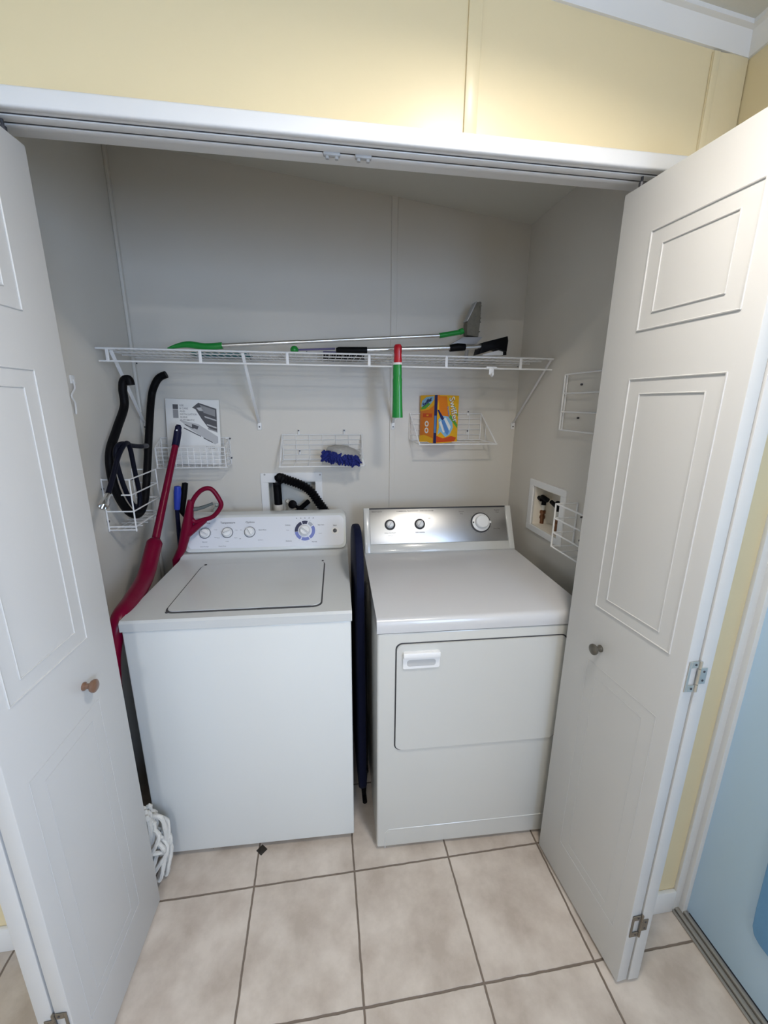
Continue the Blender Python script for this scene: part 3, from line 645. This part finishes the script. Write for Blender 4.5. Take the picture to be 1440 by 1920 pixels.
# corrugated drain hose into the standpipe
path = spline([(.562, 1.020, 1.075), (.562, 1.018, 1.13), (.562, 1.012, 1.19), (.574, .985, 1.222), (.605, .955, 1.222), aty(575, 915, .945), aty(600, 945, .94), aty(628, 985, .93), aty(640, 1012, .93)], 12)
R = []
for i, p in enumerate(path): R.append(.0172 if i < 30 else (.0195 if i % 2 else .0160))
fine = []; RR = []; acc = 0; pitch = .0065; nxt = 0
for i in range(len(path) - 1):
    seg_ = (path[i + 1] - path[i]).length
    while nxt <= acc + seg_: fine.append(path[i].lerp(path[i + 1], (nxt - acc) / seg_)); nxt += pitch
    acc += seg_
for i in range(len(fine)): RR.append(.0195 if i < 19 else (.0232 if i % 2 else .0175))
b = NB(); tube(b, fine, RR, 14)
single('drain_hose', b, black_m, 'black corrugated drain hose arching from the box behind the washer', 'hose')
t = thing('outlet_box', 'white recessed valve box in the right wall above the dryer', 'outlet box', (XR, .61, 1.0))
M = frame_basis((XR, .6175, 1.119), (0, -1, 0), (0, 0, 1)); b = NB(); ringframe(b, M, .293, .238, .224, .182, .007); obj('frame', b, plastic_w, t)
cream = mat('cream_box_plastic', (.78, .72, .62), .5)
b = NB(); y0, y1, z0, z1_, dp = .499, .721, 1.029, 1.209, .085
box(b, (XR + dp, y0, z0), (XR + dp + .003, y1, z1_)); box(b, (XR, y0, z0), (XR + dp, y0 + .003, z1_)); box(b, (XR, y1 - .003, z0), (XR + dp, y1, z1_)); box(b, (XR, y0, z0), (XR + dp, y1, z0 + .003)); box(b, (XR, y0, z1_ - .003), (XR + dp, y1, z1_)); obj('recess', b, cream, t)
for px in (1017, 1046):
    c = atx(px, 965, XR + .045); yy = c.y
    b = NB(); tube(b, [(XR + .045, yy, z0 + .003), (XR + .045, yy, 1.075)], .009, 12); lathe(b, [(.013, 0), (.013, .012), (.010, .014), (.010, .022), (.014, .024), (.014, .036), (.009, .040)], (XR + .045, yy, z0 + .028), (0, 0, 1), 12); obj('brass_valve', b, brass, t)
    b = NB(); tube(b, [(XR + .045, yy, 1.072), (XR + .045, yy, 1.125)], .0085, 12); obj('pipe_collar', b, pvc, t)
    b = NB(); tube(b, spline([(XR + .045, yy, 1.12), (XR + .045, yy, 1.15), (XR + .02, yy - .03, 1.165), (XR + .03, yy - .06, 1.155)], 5), .011, 10); tube(b, [(XR + .02, yy - .02, 1.15), (XR + .02, yy + .02, 1.16)], .009, 10); obj('valve_handle', b, black_m, t)

# ------------------------------------------------------------------ hoses in the left basket
hx = .055
hy0 = atx(233, 762, .055).y; hy1 = atx(284, 745, .072).y
pts = [aty(245, 722, hy0), aty(241, 711, hy0), aty(232, 714, hy0), aty(230, 730, hy0), atx(233, 762, .055), atx(219, 805, .05), atx(206, 850, .048), atx(211, 900, .05), atx(226, 938, .052), atx(245, 962, .055), atx(262, 962, .06), atx(272, 935, .066), atx(276, 880, .07), atx(280, 800, .072), atx(284, 745, .072), aty(290, 722, hy1), aty(299, 708, hy1), aty(312, 702, hy1)]
b = NB(); tube(b, spline(pts, 8), .0148, 16); 
single('drain_hose', b, black_m, 'thick smooth black hose bent in a U in left basket', 'hose')
t = thing('water_hose', 'thin navy hose with chrome coupling coiled in left basket', 'hose', (.05, .6, 1.12))
pts = [atx(203, 925, .095), atx(213, 890, .096), atx(222, 855, .098), atx(235, 832, .098), atx(243, 838, .095), atx(252, 880, .09), atx(262, 930, .085), atx(258, 955, .08), atx(240, 930, .08), atx(222, 880, .08), atx(217, 845, .085), atx(228, 832, .09), atx(250, 836, .095), atx(266, 837, .098)]
b = NB(); tube(b, spline(pts, 8), .0082, 12); obj('hose_body', b, navyhose, t)
p0, p1 = atx(203, 928, .095), atx(193, 950, .095); ax = (p1 - p0); b = NB(); lathe(b, [(.0088, 0), (.0090, ax.length * .35), (.0100, ax.length * .45), (.0150, ax.length * .7), (.0158, ax.length), (.012, ax.length), (.012, ax.length * .8)], p0, ax, 16); obj('chrome_coupling', b, chrome, t)
p0, p1 = atx(264, 837, .098), atx(274, 836, .1); ax = p1 - p0; b = NB(); lathe(b, [(.0062, 0), (.008, ax.length * .3), (.0095, ax.length * .6), (.0095, ax.length * 1.1), (.006, ax.length * 1.1)], p0, ax, 14); obj('end_fitting', b, screw_m, t)

# ------------------------------------------------------------------ printed manual
MM = frame_basis((.222, .952, 1.441), (1, 0, -.025), (0, .10, 1))
t = thing('instruction_manual', 'white printed manual standing in the wire mesh basket', 'booklet', (.222, .95, 1.30))
paper = mat('white_paper', (.80, .80, .79), .7)
b = NB(); k = NB(); box(k, (-.112, -.142, -.006), (.112, .142, 0), .0008); merge(b, k, MM); obj('cover', b, paper, t)
g1 = mat('print_mid_grey', (.28, .28, .29), .7); g2 = mat('print_dark_grey', (.09, .09, .10), .7); g3 = mat('print_light_grey', (.50, .50, .51), .7)
b = NB(); Mo = MM @ Matrix.Translation((0, 0, .0001))
flat(b, Mo, [(-.082, .118), (-.060, .118), (-.060, .098), (-.082, .098)], .0003, 1); flat(b, Mo, [(-.082, .096), (-.060, .096), (-.060, .060), (-.082, .060)], .0003, 0)
flat(b, Mo, [(.025, .128), (.100, .104), (.100, .0), (.060, .024), (.035, .060), (.012, .100), (-.002, .106)], .0003, 1)
flat(b, Mo, [(.030, .120), (.094, .099), (.094, .070), (.046, .085)], .0006, 0); flat(b, Mo, [(.016, .106), (.046, .110), (.046, .092), (.026, .094)], .0006, 2)
for k in range(4): flat(b, Mo, [(.048 + k * .004, .072 - k * .017), (.098, .056 - k * .016), (.098, .050 - k * .016), (.050 + k * .004, .065 - k * .017)], .0007, (2, 1, 2, 0)[k])
flat(b, Mo, [(-.058, .052), (.020, .036), (.102, -.018), (.102, -.045), (.088, -.052), (-.01, .010)], .0003, 2); flat(b, Mo, [(-.006, .036), (.022, .026), (.016, .012), (-.006, .020)], .0006, 1)
flat(b, Mo, [(-.040, .020), (.030, -.016), (.030, -.020), (-.042, .016)], .0005, 1); flat(b, Mo, [(.040, -.022), (.078, -.042), (.078, -.046), (.040, -.026)], .0005, 1); flat(b, Mo, [(-.035, .035), (.0, .018), (0, .014), (-.036, .031)], .0005, 1)
for k, s in enumerate(('USE', '& CARE', 'AND', 'INSTALLATION', 'GUIDE', 'AUTOMATIC')):
    merge(b, text_bm(s, .0105, MM @ Matrix.Translation((-.054, .114 - k * .0125, .0004)), align='LEFT', bold=.0001), None, 0)
merge(b, text_bm('T 86 GUIDE', .010, MM @ Matrix.Translation((.050, -.066, .0004)), align='LEFT', bold=.0006, sx=.7), None, 1)
obj('printed_cover', b, g1, t, mats=[g1, g2, g3], smooth=False)

# ------------------------------------------------------------------ blue chenille duster on middle rack
t = thing('chenille_duster', 'blue chenille dust mop head with grey top on the middle rack', 'duster', (.895, .90, 1.30))
b = NB(); gy = mat('grey_microfibre', (.36, .355, .34), .95, bump=1.0, bscale=150, vary=.25, vscale=40)
cen = Vector((.880, .900, 1.347))
k = NB(); bmesh.ops.create_icosphere(k, subdivisions=3, radius=1)
for v in k.verts:
    q = v.co * (1 + .10 * math.sin(v.co.x * 9) * math.cos(v.co.y * 11)); v.co = Vector((q.x * .078, q.y * .050, q.z * .036 - .012 * q.x))
merge(b, k, Matrix.Translation(cen)); obj('cloth_back', b, gy, t)
b = NB()
for i in range(330):
    u_ = random.uniform(-1, 1); a = random.uniform(-.9, 1.0)
    base = cen + Vector((u_ * .076 - .012, -.046 + random.uniform(-.006, .02), -.010 - .018 * a - .012 * u_))
    d_ = Vector((random.uniform(-.3, .3) - (.8 if u_ < -.7 else 0) + (.5 if u_ > .8 else 0), -1 * random.uniform(.3, .8), -random.uniform(.4, 1.1))).normalized()
    L = random.uniform(.016, .030); tube(b, [base, base + d_ * L * .5, base + d_ * L * .9, base + d_ * L], [.0045, .0048, .0040, .0015], 5)
obj('yarn_fringe', b, mat('blue_chenille', (.007, .016, .16), .9, bump=.8, bscale=200), t, kind='stuff')
b = NB(); tube(b, [(.966, .885, 1.320), (.973, .868, 1.292)], .007, 10); obj('handle_socket', b, plastic_w, t)

# ------------------------------------------------------------------ duster refill box
E0 = Vector((1.307, .862, 1.3925)); Lc = Vector((1.243, .958, 1.3925)); Rc = Vector((1.428, .928, 1.3925))
ux = (Rc - E0).normalized(); wl = (Lc - E0).length * 1.0; wr_ = (Rc - E0).length; us = Vector((0, 0, 1)).cross(ux); Hh = .216
if us.dot(Lc - E0) < 0: us = -us
t = thing('duster_box', 'orange and yellow cardboard duster box on right wire rack', 'box', E0 + ux * wr_ / 2 + us * wl / 2)
org = mat('orange_card', (.72, .20, .01), .5); ylw = mat('yellow_card', (.80, .42, .01), .5); rdc = mat('red_orange_card', (.62, .07, .01), .5); dbl = mat('dark_blue_card', (.01, .015, .12), .5); lbl = mat('light_blue_card', (.25, .50, .72), .5); wht = mat('white_card', (.82, .82, .80), .5); grn = mat('green_card', (.10, .38, .04), .5); mbl = mat('mid_blue_card', (.10, .26, .60), .5)
b = NB(); P0 = [E0, E0 + ux * wr_, E0 + ux * wr_ + us * wl, E0 + us * wl]; prism(b, P0, (0, 0, Hh), bev=.001); obj('carton', b, org, t)
F_ = frame_basis(E0 + Vector((0, 0, 0)) - us * .0004, ux, (0, 0, 1)); zf_ = 1 if (F_.to_3x3() @ Vector((0, 0, 1))).dot(us) < 0 else -1
Wf = wr_
def fl(b, pts, lay, mi): flat(b, F_ @ Matrix.Translation((0, 0, lay * .0003 * zf_)), [(p[0] * Wf, p[1] * Hh) for p in pts], .0003 * zf_, mi)
b = NB()
fl(b, [(0, 0), (1, 0), (1, 1), (.10, 1), (0, .8)], 0, 1)
fl(b, [(.05, .98), (.42, .98), (.50, .70), (.62, .50), (.40, .48), (.08, .62)], 1, 0)
fl(b, [(0, .02), (.85, .02), (.95, .10), (.7, .14), (.3, .10), (0, .16)], 1, 2)
fl(b, [(.45, .98), (.98, .98), (.98, .55), (.90, .62), (.62, .95)], 1, 6); fl(b, [(.52, .98), (.98, .98), (.98, .60), (.80, .78)], 2, 1)
fl(b, [(.55, .55), (.98, .30), (.98, .38), (.62, .60)], 2, 6)
fl(b, [(.04, .18), (.10, .34), (.06, .50), (.22, .58), (.50, .56), (.72, .44), (.76, .32), (.62, .18), (.42, .12), (.18, .24)], 2, 4)
fl(b, [(.20, .46), (.32, .50), (.58, .24), (.50, .16), (.34, .26)], 3, 7); fl(b, [(.30, .52), (.40, .54), (.66, .34), (.60, .26)], 3, 5); fl(b, [(.10, .44), (.18, .48), (.40, .24), (.30, .22)], 3, 5)
fl(b, [(.0, .70), (.06, .70), (.32, .52), (.24, .48), (.16, .52)], 4, 3)
for s, sz, off_, mi, lay, bo in (('Swiffer', .060, (0, 0), 3, 4, .0022), ('Swiffer', .060, (.0006, .0006), 5, 6, .0004)):
    M = F_ @ Matrix.Translation((Wf * .74 + off_[0], Hh * .70 + off_[1], lay * .0003 * zf_)) @ Matrix.Rotation(math.radians(-74), 4, 'Z')
    merge(b, text_bm(s, .050, M, bold=bo * .6, sx=.86, ext=.0002), None, mi)
M = F_ @ Matrix.Translation((Wf * .52, Hh * .66, .0014 * zf_)) @ Matrix.Rotation(math.radians(-75), 4, 'Z'); merge(b, text_bm('Dusters', .015, M, bold=.0003), None, 7)
obj('printed_front', b, org, t, mats=[org, ylw, rdc, dbl, lbl, wht, grn, mbl], smooth=False)
G_ = frame_basis(E0 + us * wl - ux * .0004, -us, (0, 0, 1)); zg = 1 if (G_.to_3x3() @ Vector((0, 0, 1))).dot(ux) < 0 else -1
def gl(b, pts, lay, mi): flat(b, G_ @ Matrix.Translation((0, 0, lay * .0003 * zg)), [(p[0] * wl, p[1] * Hh) for p in pts], .0003 * zg, mi)
b = NB()
gl(b, [(0, .66), (.5, .70), (.84, .80), (.84, 1), (0, 1)], 0, 1); gl(b, [(0, .0), (.8, 0), (.8, .10), (.3, .16), (0, .14)], 0, 1); gl(b, [(.06, .76), (.5, .76), (.78, .90), (.80, .98), (.35, .96), (.10, .88)], 1, 4); gl(b, [(.04, .70), (.34, .72), (.62, .82), (.5, .84), (.12, .76)], 2, 6)
gl(b, [(.84, 0), (1, 0), (1, 1), (.84, 1)], 1, 3); gl(b, [(.86, .22), (.98, .22), (.98, .58), (.86, .58)], 2, 7)
gl(b, [(.18, .54), (.72, .54), (.72, .62), (.18, .62)], 1, 2)
for cz in (.40, .26): flat(b, G_ @ Matrix.Translation((0, 0, .0003 * zg)), disc(20, .0135, wl * .42, Hh * cz), .0003 * zg, 5); flat(b, G_ @ Matrix.Translation((0, 0, .0006 * zg)), disc(14, .007, wl * .42, Hh * cz), .0003 * zg, 0)
merge(b, text_bm('Swiffer', .024, G_ @ Matrix.Translation((wl * .42, Hh * .86, .0012 * zg)) @ Matrix.Rotation(math.radians(28), 4, 'Z'), bold=.0008, ext=.0002), None, 3)
merge(b, text_bm('360', .010, G_ @ Matrix.Translation((wl * .45, Hh * .58, .0008 * zg)), bold=.0003), None, 1)
obj('printed_side', b, org, t, mats=[org, ylw, rdc, dbl, lbl, wht, grn, mbl], smooth=False)

# ------------------------------------------------------------------ cleaning tools on the shelf
zsurf = ZS + .003
t = thing('dust_mop', 'silver telescopic pole with green grip and green tip lying on shelf', 'pole', aty(600, 640, .80))
a, c = aty(414, 648, .80), aty(735, 634, .80); e_ = aty(826, 629, .80); f_ = aty(868, 622, .80)
b = NB(); tube(b, [a, a.lerp(e_, .33)], .0085, 14); tube(b, [a.lerp(e_, .33), a.lerp(e_, .34)], .0095, 14); tube(b, [a.lerp(e_, .34), e_], .0072, 14); obj('pole', b, alu, t)
l0, l1, l2 = aty(314, 653, .80), aty(350, 646, .80), aty(385, 650, .80)
b = NB(); pp = spline([l0, l1, l2, a + Vector((.006, 0, 0))], 6); rr = [.002 + .011 * math.sin(min(1, i / 8) * PI / 2) for i in range(len(pp))]; tube(b, pp, rr, 16); obj('grip', b, green_m, t, label='green tapered grip')
b = NB(); tube(b, [e_ - (f_ - e_) * .05, e_.lerp(f_, .9)], .0105, 14); tube(b, [e_.lerp(f_, .85), f_ + Vector((0, 0, .004))], .0125, 14); obj('tip', b, green_m, t, label='green end sleeve')
t = thing('squeegee', 'black headed window squeegee on silver pole at right end of shelf', 'squeegee', aty(800, 655, .74))
q = lambda px, py: aty(px, py, .735)
b = NB(); tube(b, [q(686, 656), q(845, 652)], .0095, 14); tube(b, [q(868, 652), q(907, 650)], .009, 14); obj('pole', b, alu, t)
b = NB(); tube(b, [q(630, 657), q(635, 657), q(688, 657)], [.009, .0135, .0135], 14); obj('foam_grip', b, black_m, t)
b = NB(); tube(b, [q(843, 653), q(858, 651), q(872, 651)], [.0135, .0155, .013], 14); obj('collar', b, black_m, t)
hp = [q(897, 664), q(903, 643), q(950, 631), q(951, 640), q(948, 660), q(930, 654), q(905, 662)]
b = NB(); prism(b, [p + Vector((0, -.012, 0)) for p in hp], (0, .075, 0), bev=.002); tube(b, [q(946, 645) + Vector((0, .02, 0)), q(949, 657) + Vector((0, .02, 0)), q(949, 665) + Vector((0, .02, 0))], [.006, .010, .010], 12); obj('head', b, black_m, t, label='black squeegee head')
b = NB(); prism(b, [q(907, 664) + Vector((0, .01, 0)), q(945, 654) + Vector((0, .01, 0)), q(945, 665) + Vector((0, .01, 0)), q(907, 666) + Vector((0, .01, 0))], (0, .03, 0)); obj('sponge', b, plastic_w, t)
t = thing('flat_mop', 'grey flat mop with fuzzy pad standing upright on shelf', 'mop', aty(885, 650, .86))
q = lambda px, py: aty(px, py, .86)
b = NB(); prism(b, [q(847, 645), q(868, 632), q(905, 632), q(893, 645)], (0, .06, 0), bev=.001); tube(b, [q(880, 645) + Vector((0, .03, 0)), Vector((q(880, 645).x, .89, zsurf))], .008, 10); obj('plate', b, mat('grey_mop_plate', (.40, .40, .42), .4), t)
b = NB(); pad = [q(876, 628), q(876, 606), q(893, 566), q(903, 566), q(901, 600), q(897, 632)]; prism(b, pad, (0, .05, 0), bev=.002)
for i in range(90):
    s_ = random.random(); p = Vector(pad[3]).lerp(pad[5], s_) + Vector((random.uniform(-.012, .003), random.uniform(-.002, .05), 0)); tube(b, [p, p + Vector((random.uniform(.002, .008), random.uniform(-.004, .004), random.uniform(-.006, .006)))], [.003, .001], 5)
obj('fuzzy_pad', b, mat('brown_grey_fuzz', (.19, .175, .14), .95, vary=.3, vscale=60, bump=1, bscale=120), t)
b = NB(); prism(b, [q(875, 602), q(877, 602), q(895, 566), q(893, 565)], (0, .052, 0)); obj('pad_frame', b, plastic_g, t)
b = NB(); lathe(b, [(.0, -.016), (.010, -.013), (.016, -.004), (.016, .004), (.010, .013), (0, .016)], aty(552, 656, .78), (0, 0, 1), 18); g0_ = aty(552, 656, .78)
t = thing('duster_wand', 'thin purple duster wand with round green end lying on shelf', 'duster', g0_)
obj('round_cap', b, green_m, t, label='round green end cap')
b = NB(); tube(b, [g0_, aty(628, 654, .80)], .004, 10); obj('wand', b, mat('purple_metal', (.14, .12, .26), .35, metal=.5), t)
t = thing('scrub_brush', 'dark purple bristle brush lying flat on shelf by back wall', 'brush', (.90, .90, ZS))
b = NB(); box(b, (.80, .875, ZS + .022), (.98, .935, ZS + .032), .004); obj('brush_block', b, mat('purple_block', (.10, .09, .24), .5), t)
b = NB()
for i in range(16):
    for j in range(5): x = .806 + i * .0112; y = .880 + j * .0125; tube(b, [(x, y, ZS + .024), (x + random.uniform(-.003, .003), y + random.uniform(-.003, .003), ZS + .003)], [.003, .0042], 5)
obj('bristles', b, black_m, t, kind='stuff')
b = NB(); pts2 = [(.27, .84, ZS + .002), (.50, .84, ZS + .002), (.50, .95, ZS + .002), (.29, .95, ZS + .002)]; prism(b, pts2, (0, 0, .010), bev=.003)  # teal sheet stands in for the dark shadow tone under the green grip
single('shelf_shade_sheet', b, mat('teal_shade', (.02, .16, .17), .9, bump=.6), 'dark teal sheet added for the shadow on shelf under the green grip', 'shadow sheet')
# green tube with red handle hanging from the front rail
t = thing('hand_sprayer', 'green tube with red top hanging over the shelf front rail', 'hand tool', aty(745, 785, .655))
q = lambda px, py: aty(px, py, .652)
b = NB(); pp = [q(745, 684), q(745, 700), q(745, 708), q(745, 712), q(745, 730), q(745, 752), q(745, 770), q(745, 783)]; tube(b, pp, [.0180, .0195, .0185, .0205, .0200, .0212, .0225, .0240], 20, sx=.7); obj('tube_body', b, green_m, t)
b = NB(); pp = [q(746, 646), q(746, 650), q(746, 660), q(746, 664), q(746, 681)]; tube(b, pp, [.0120, .0165, .0165, .0150, .0175], 20, sx=.8); obj('red_top', b, red_m, t)
b = NB(); tube(b, [q(745.5, 680), q(745.5, 684)], .0190, 20, sx=.8); obj('collar', b, plastic_w, t)
b = NB(); tube(b, [q(745, 783), q(740, 786)], .004, 8); obj('tip', b, plastic_w, t)
b = NB(); tube(b, spline([q(746, 655) + Vector((0, .01, 0)), (q(746, 655).x, YF, ZS + .02), (q(746, 655).x, YF + .012, ZS + .004), (q(746, 655).x, YF + .010, ZS - .012)], 5), .002, 6); obj('hanging_clip', b, plastic_w, t)

# ------------------------------------------------------------------ mops leaning left of the washer
t = thing('twist_mop', 'magenta twist mop with navy hanging tip leaning left of the washer', 'mop', (.15, .16, 0))
A = aty(335, 797, .835); Bp = aty(331, 826, .815); Cq = aty(292, 1010, .60); Dq = aty(272, 1083, .47); Eq = aty(246, 1128, .33); Fq = aty(228, 1166, .235); Fq.x = min(Fq.x, .155)
b = NB(); tube(b, [Bp, Cq], [.0125, .0145], 16); obj('pole', b, magenta, t)
b = NB(); pp = spline([A, A.lerp(Bp, .3), Bp, Bp.lerp(Cq, .06)], 4); tube(b, pp, [.009] * 2 + [.0125] * 3 + [.0145] * (len(pp) - 5), 14); obj('hanging_tip', b, navy_m, t, label='navy hanging tip')
hole = A.lerp(Bp, .32); b = NB(); tube(b, [hole + Vector((0, -.0155, 0)), hole + Vector((0, -.008, 0))], .0034, 10); obj('tip_hole', b, plastic_w, t)
def free(p, x): return Vector((min(p.x, x), p.y, p.z))
b = NB(); pp = spline([Cq, Cq.lerp(Dq, .25), Dq, Eq, free(Fq, .15), Vector((.128, .205, .80)), Vector((.122, .19, .62))], 6)
rr = []
for i, p in enumerate(pp):
    s_ = i / (len(pp) - 1); rr.append(.013 + .015 * min(1, s_ * 9) * (1 if s_ < .55 else 1 - .45 * (s_ - .55) / .45))
tube(b, pp, rr, 16); obj('wringer_sleeve', b, magenta, t)
b = NB(); tube(b, [(.122, .19, .64), (.132, .17, .40), (.150, .150, .24)], .0095, 14); obj('lower_pole', b, navy_m, t)
b = NB(); lathe(b, [(.012, 0), (.024, .02), (.026, .05), (.016, .08), (.012, .10)], (.152, .148, .20), (-.1, .1, 1), 18); obj('mop_socket', b, plastic_w, t)
b = NB()
for i in range(44):
    k_ = random.random(); side = random.uniform(-1, 1)
    top = Vector((.150 + .010 * side, .140, .25 + random.uniform(-.02, .01)))
    mid = Vector((.168 + .075 * k_, .150 - .055 * random.random(), .305 - .16 * k_ ** 2 * random.uniform(.3, 1.4)))
    low = Vector((.150 + .080 * k_ * random.uniform(.5, 1.1), .150 - .07 * random.random(), random.uniform(.05, .20)))
    end = low + Vector((random.uniform(-.025, .012), random.uniform(-.01, .01), -random.uniform(.03, .05)))
    if i % 3 == 0: mid.x = .15 - .08 * k_; low.x = .15 - .10 * k_; end.x = low.x
    for p in (mid, low, end): p.y = min(p.y, .162); p.z = max(p.z, .009)
    pp = spline([top, mid, low, end], 7); tube(b, pp, [.0078 if q_ % 2 else .0064 for q_ in range(len(pp))], 7)
obj('yarn_strands', b, yarn_m, t, kind='stuff')
# magenta stick with loop handle
t = thing('stick_sweeper', 'magenta stick sweeper with open loop handle between washer and left wall', 'sweeper', (.12, .72, 0))
q = lambda px, py, y=.695: aty(px, py, y)
loop = [q(357, 962), q(362, 938), q(378, 919), q(396, 917), q(411, 936), q(414, 950), q(400, 968), q(380, 975), q(364, 978)]
b = NB(); tube(b, spline(loop, 6, closed=True), .0092, 12, closed=True); obj('loop_handle', b, magenta, t)
b = NB(); pp = [q(358, 938), q(352, 985), q(341, 1030), Vector((.163, .72, .93)), Vector((.15, .74, .75))]; pp = [Vector((min(p.x, .40), p.y, p.z)) for p in pp]; tube(b, pp, [.012, .022, .017, .014, .013], 16); tube(b, [q(385, 975), q(352, 1000)], [.010, .018], 12); obj('body', b, magenta, t)
b = NB(); tube(b, [(.15, .74, .76), (.12, .70, .05)], .011, 12); obj('pole', b, navy_m, t)
b = NB(); box(b, (.03, .56, .0), (.16, .82, .06), .015, 3); obj('sweeper_head', b, magenta, t)
b = NB(); tube(b, spline([q(362, 955, .70), q(378, 952, .70), q(399, 944, .70)], 4), [.009] * 3 + [.0075] * 3 + [.006] * 3, 12); obj('grey_lever', b, mat('grey_green_plastic', (.10, .12, .12), .5), t, label='dark grey lever inside loop')
t = thing('broom', 'blue ended broom handle standing behind the magenta sweeper', 'broom', (.07, .86, 0))
u0_, u1_ = aty(333, 912, .83), aty(332, 955, .83)
b = NB(); tube(b, [u0_ + Vector((0, 0, .003)), u0_, u0_.lerp(u1_, .25), u1_], [.005, .013, .0155, .012], 14); obj('handle_end', b, blue_m, t, label='bright blue end grip')
b = NB(); tube(b, [u1_, (.095, .90, .25)], .009, 12); obj('pole', b, navy_m, t)
b = NB(); box(b, (.02, .87, .0), (.16, .93, .26), .012, 3); obj('broom_head', b, navy_m, t)
t = thing('broom', 'black broom handle standing beside the blue broom handle', 'broom', (.20, .90, 0))
u0_, u1_ = aty(347, 906, .86), aty(341, 960, .86)
b = NB(); tube(b, [u0_ + Vector((0, 0, .003)), u0_, u0_.lerp(u1_, .25), u1_], [.005, .012, .0135, .012], 14); obj('handle_end', b, black_m, t)
b = NB(); tube(b, [u1_, (.185, .94, 1.0), (.205, .945, .25)], .0095, 12); obj('pole', b, black_m, t)
b = NB(); box(b, (.185, .885, .0), (.34, .945, .24), .012, 3); obj('broom_head', b, black_m, t)
# small jar-like bottle behind the washer console
c = aty(405, 968, .93)
t = thing('small_bottle', 'small clear bottle with black base behind the washer console', 'bottle', (c.x, .93, c.z - .05))
b = NB(); lathe(b, [(.016, 0), (.018, .004), (.018, .05), (.014, .054)], (c.x, .93, c.z - .05), (0, 0, 1), 18); obj('black_base', b, black_m, t)
b = NB(); lathe(b, [(.012, 0), (.016, .01), (.016, .035), (.009, .045), (.008, .058)], (c.x + .008, .93, c.z + .004), (0, 0, 1), 18); obj('clear_body', b, mat('clear_plastic', (.75, .82, .80), .15, trans=.85), t)
b = NB(); box(b, (c.x - .03, .905, c.z - .058), (c.x + .03, .983, c.z - .05), .001); obj('mounting_bracket', b, plastic_w, t)

# ------------------------------------------------------------------ ironing board between the machines
t = thing('ironing_board', 'navy covered ironing board standing on edge between washer and dryer', 'ironing board', (.903, .42, 0))
b = NB(); out = []
for k in range(13): a = PI * k / 12; out.append((.47 + .145 * math.cos(a), 1.02 + .13 * math.sin(a)))
prof = [(.615, .10), (.61, 1.02)] + out[1:-1] + [(.325, 1.02), (.27, .14), (.30, .10)]
sk = .00
pts3 = [(.888, y, z - .022) for y, z in prof]
prism(b, pts3, (.030, 0, 0), bev=.010)
bmesh.ops.transform(b, matrix=Matrix.Rotation(0, 4, 'Z'), verts=b.verts)
obj('padded_board', b, mat('navy_cover', (.003, .005, .022), .7, bump=.4, spec=.15), t)
b = NB()
for y in (.33, .56): tube(b, [(.921, y, .16), (.921, y + .02, .95)], .006, 10); tube(b, [(.921, y, .16), (.912, y, .010)], .007, 10)
tube(b, [(.921, .31, .15), (.921, .60, .15)], .007, 10); tube(b, [(.912, .30, .010), (.912, .60, .010)], .009, 10)
obj('folded_legs', b, black_m, t)

# ------------------------------------------------------------------ light blue cloth hanging on the entry door
b = NB(); K = [(1408, 1740), (1411, 1762), (1425, 1774), (1444, 1779)]
xx = 1.867
prf = [(-.380, .30), (-.384, .243), (-.392, .222), (-.410, .212), (-.440, .210), (-.540, .21), (-.575, .235), (-.585, .28), (-.58, .60), (-.56, .90), (-.40, .90), (-.372, .52)]
prism(b, [(xx, y, z) for y, z in prf], (.016, 0, 0), bev=.006)
tube(b, [(1.878, -.46, .89), (1.880, -.51, .96), (1.878, -.56, .89)], .003, 8)
single('cloth_bag', b, mat('light_blue_cloth', (.16, .36, .62), .85, bump=.5, bscale=80), 'light blue cloth bag hanging flat on the entry door at right', 'bag')

# ------------------------------------------------------------------ ceiling lamps of the room
def ceiling_lamp(lx, ly, R, e, label, m, col, flat_=False):
    lz = zc(lx)
    t = thing('ceiling_light', label, 'lamp', (lx, ly, lz - .08))
    b = NB(); lathe(b, [(R * 1.12, .0), (R * 1.12, -.045), (R * 1.04, -.045), (R * 1.04, -.008), (0, -.008)] if flat_ else [(R * 1.15, .0), (R * 1.15, -.02), (R * 1.03, -.03)], (lx, ly, lz), (.105, 0, 1), 40); obj('lamp_base', b, trim_white, t)
    b = NB(); lathe(b, [(R * 1.02, -.010), (R * .98, -.016), (R * .6, -.019), (0, -.020)] if flat_ else [(R, -.028), (R * .96, -.045), (R * .75, -.062), (R * .4, -.072), (0, -.076)], (lx, ly, lz), (.105, 0, 1), 40); obj('diffuser', b, mat(m, col, .5, emit=e), t)
ceiling_lamp(1.22, -.58, .09, LAMP, 'small round frosted ceiling lamp just outside the closet opening', 'lit_diffuser', (1.0, .93, .84), True)
ceiling_lamp(.47, -2.75, .14, KITCHEN, 'large round frosted ceiling lamp farther back in the room', 'bright_lit_diffuser', (1.0, .96, .90))

# repeats share a group
GROUPS = {'wall_rack': 'white wire racks screwed to the closet walls', 'wire_basket': 'white wire baskets on the closet walls', 'outlet_box': 'recessed plumbing boxes in the closet walls',
          'broom': 'broom handles standing left of the washer', 'ceiling_light': 'ceiling lamps of the room', 'drain_hose': 'black drain hoses'}
for o in bpy.data.objects:
    k = o.name.split('.')[0]
    if o.parent is None and k in GROUPS: o['group'] = GROUPS[k]
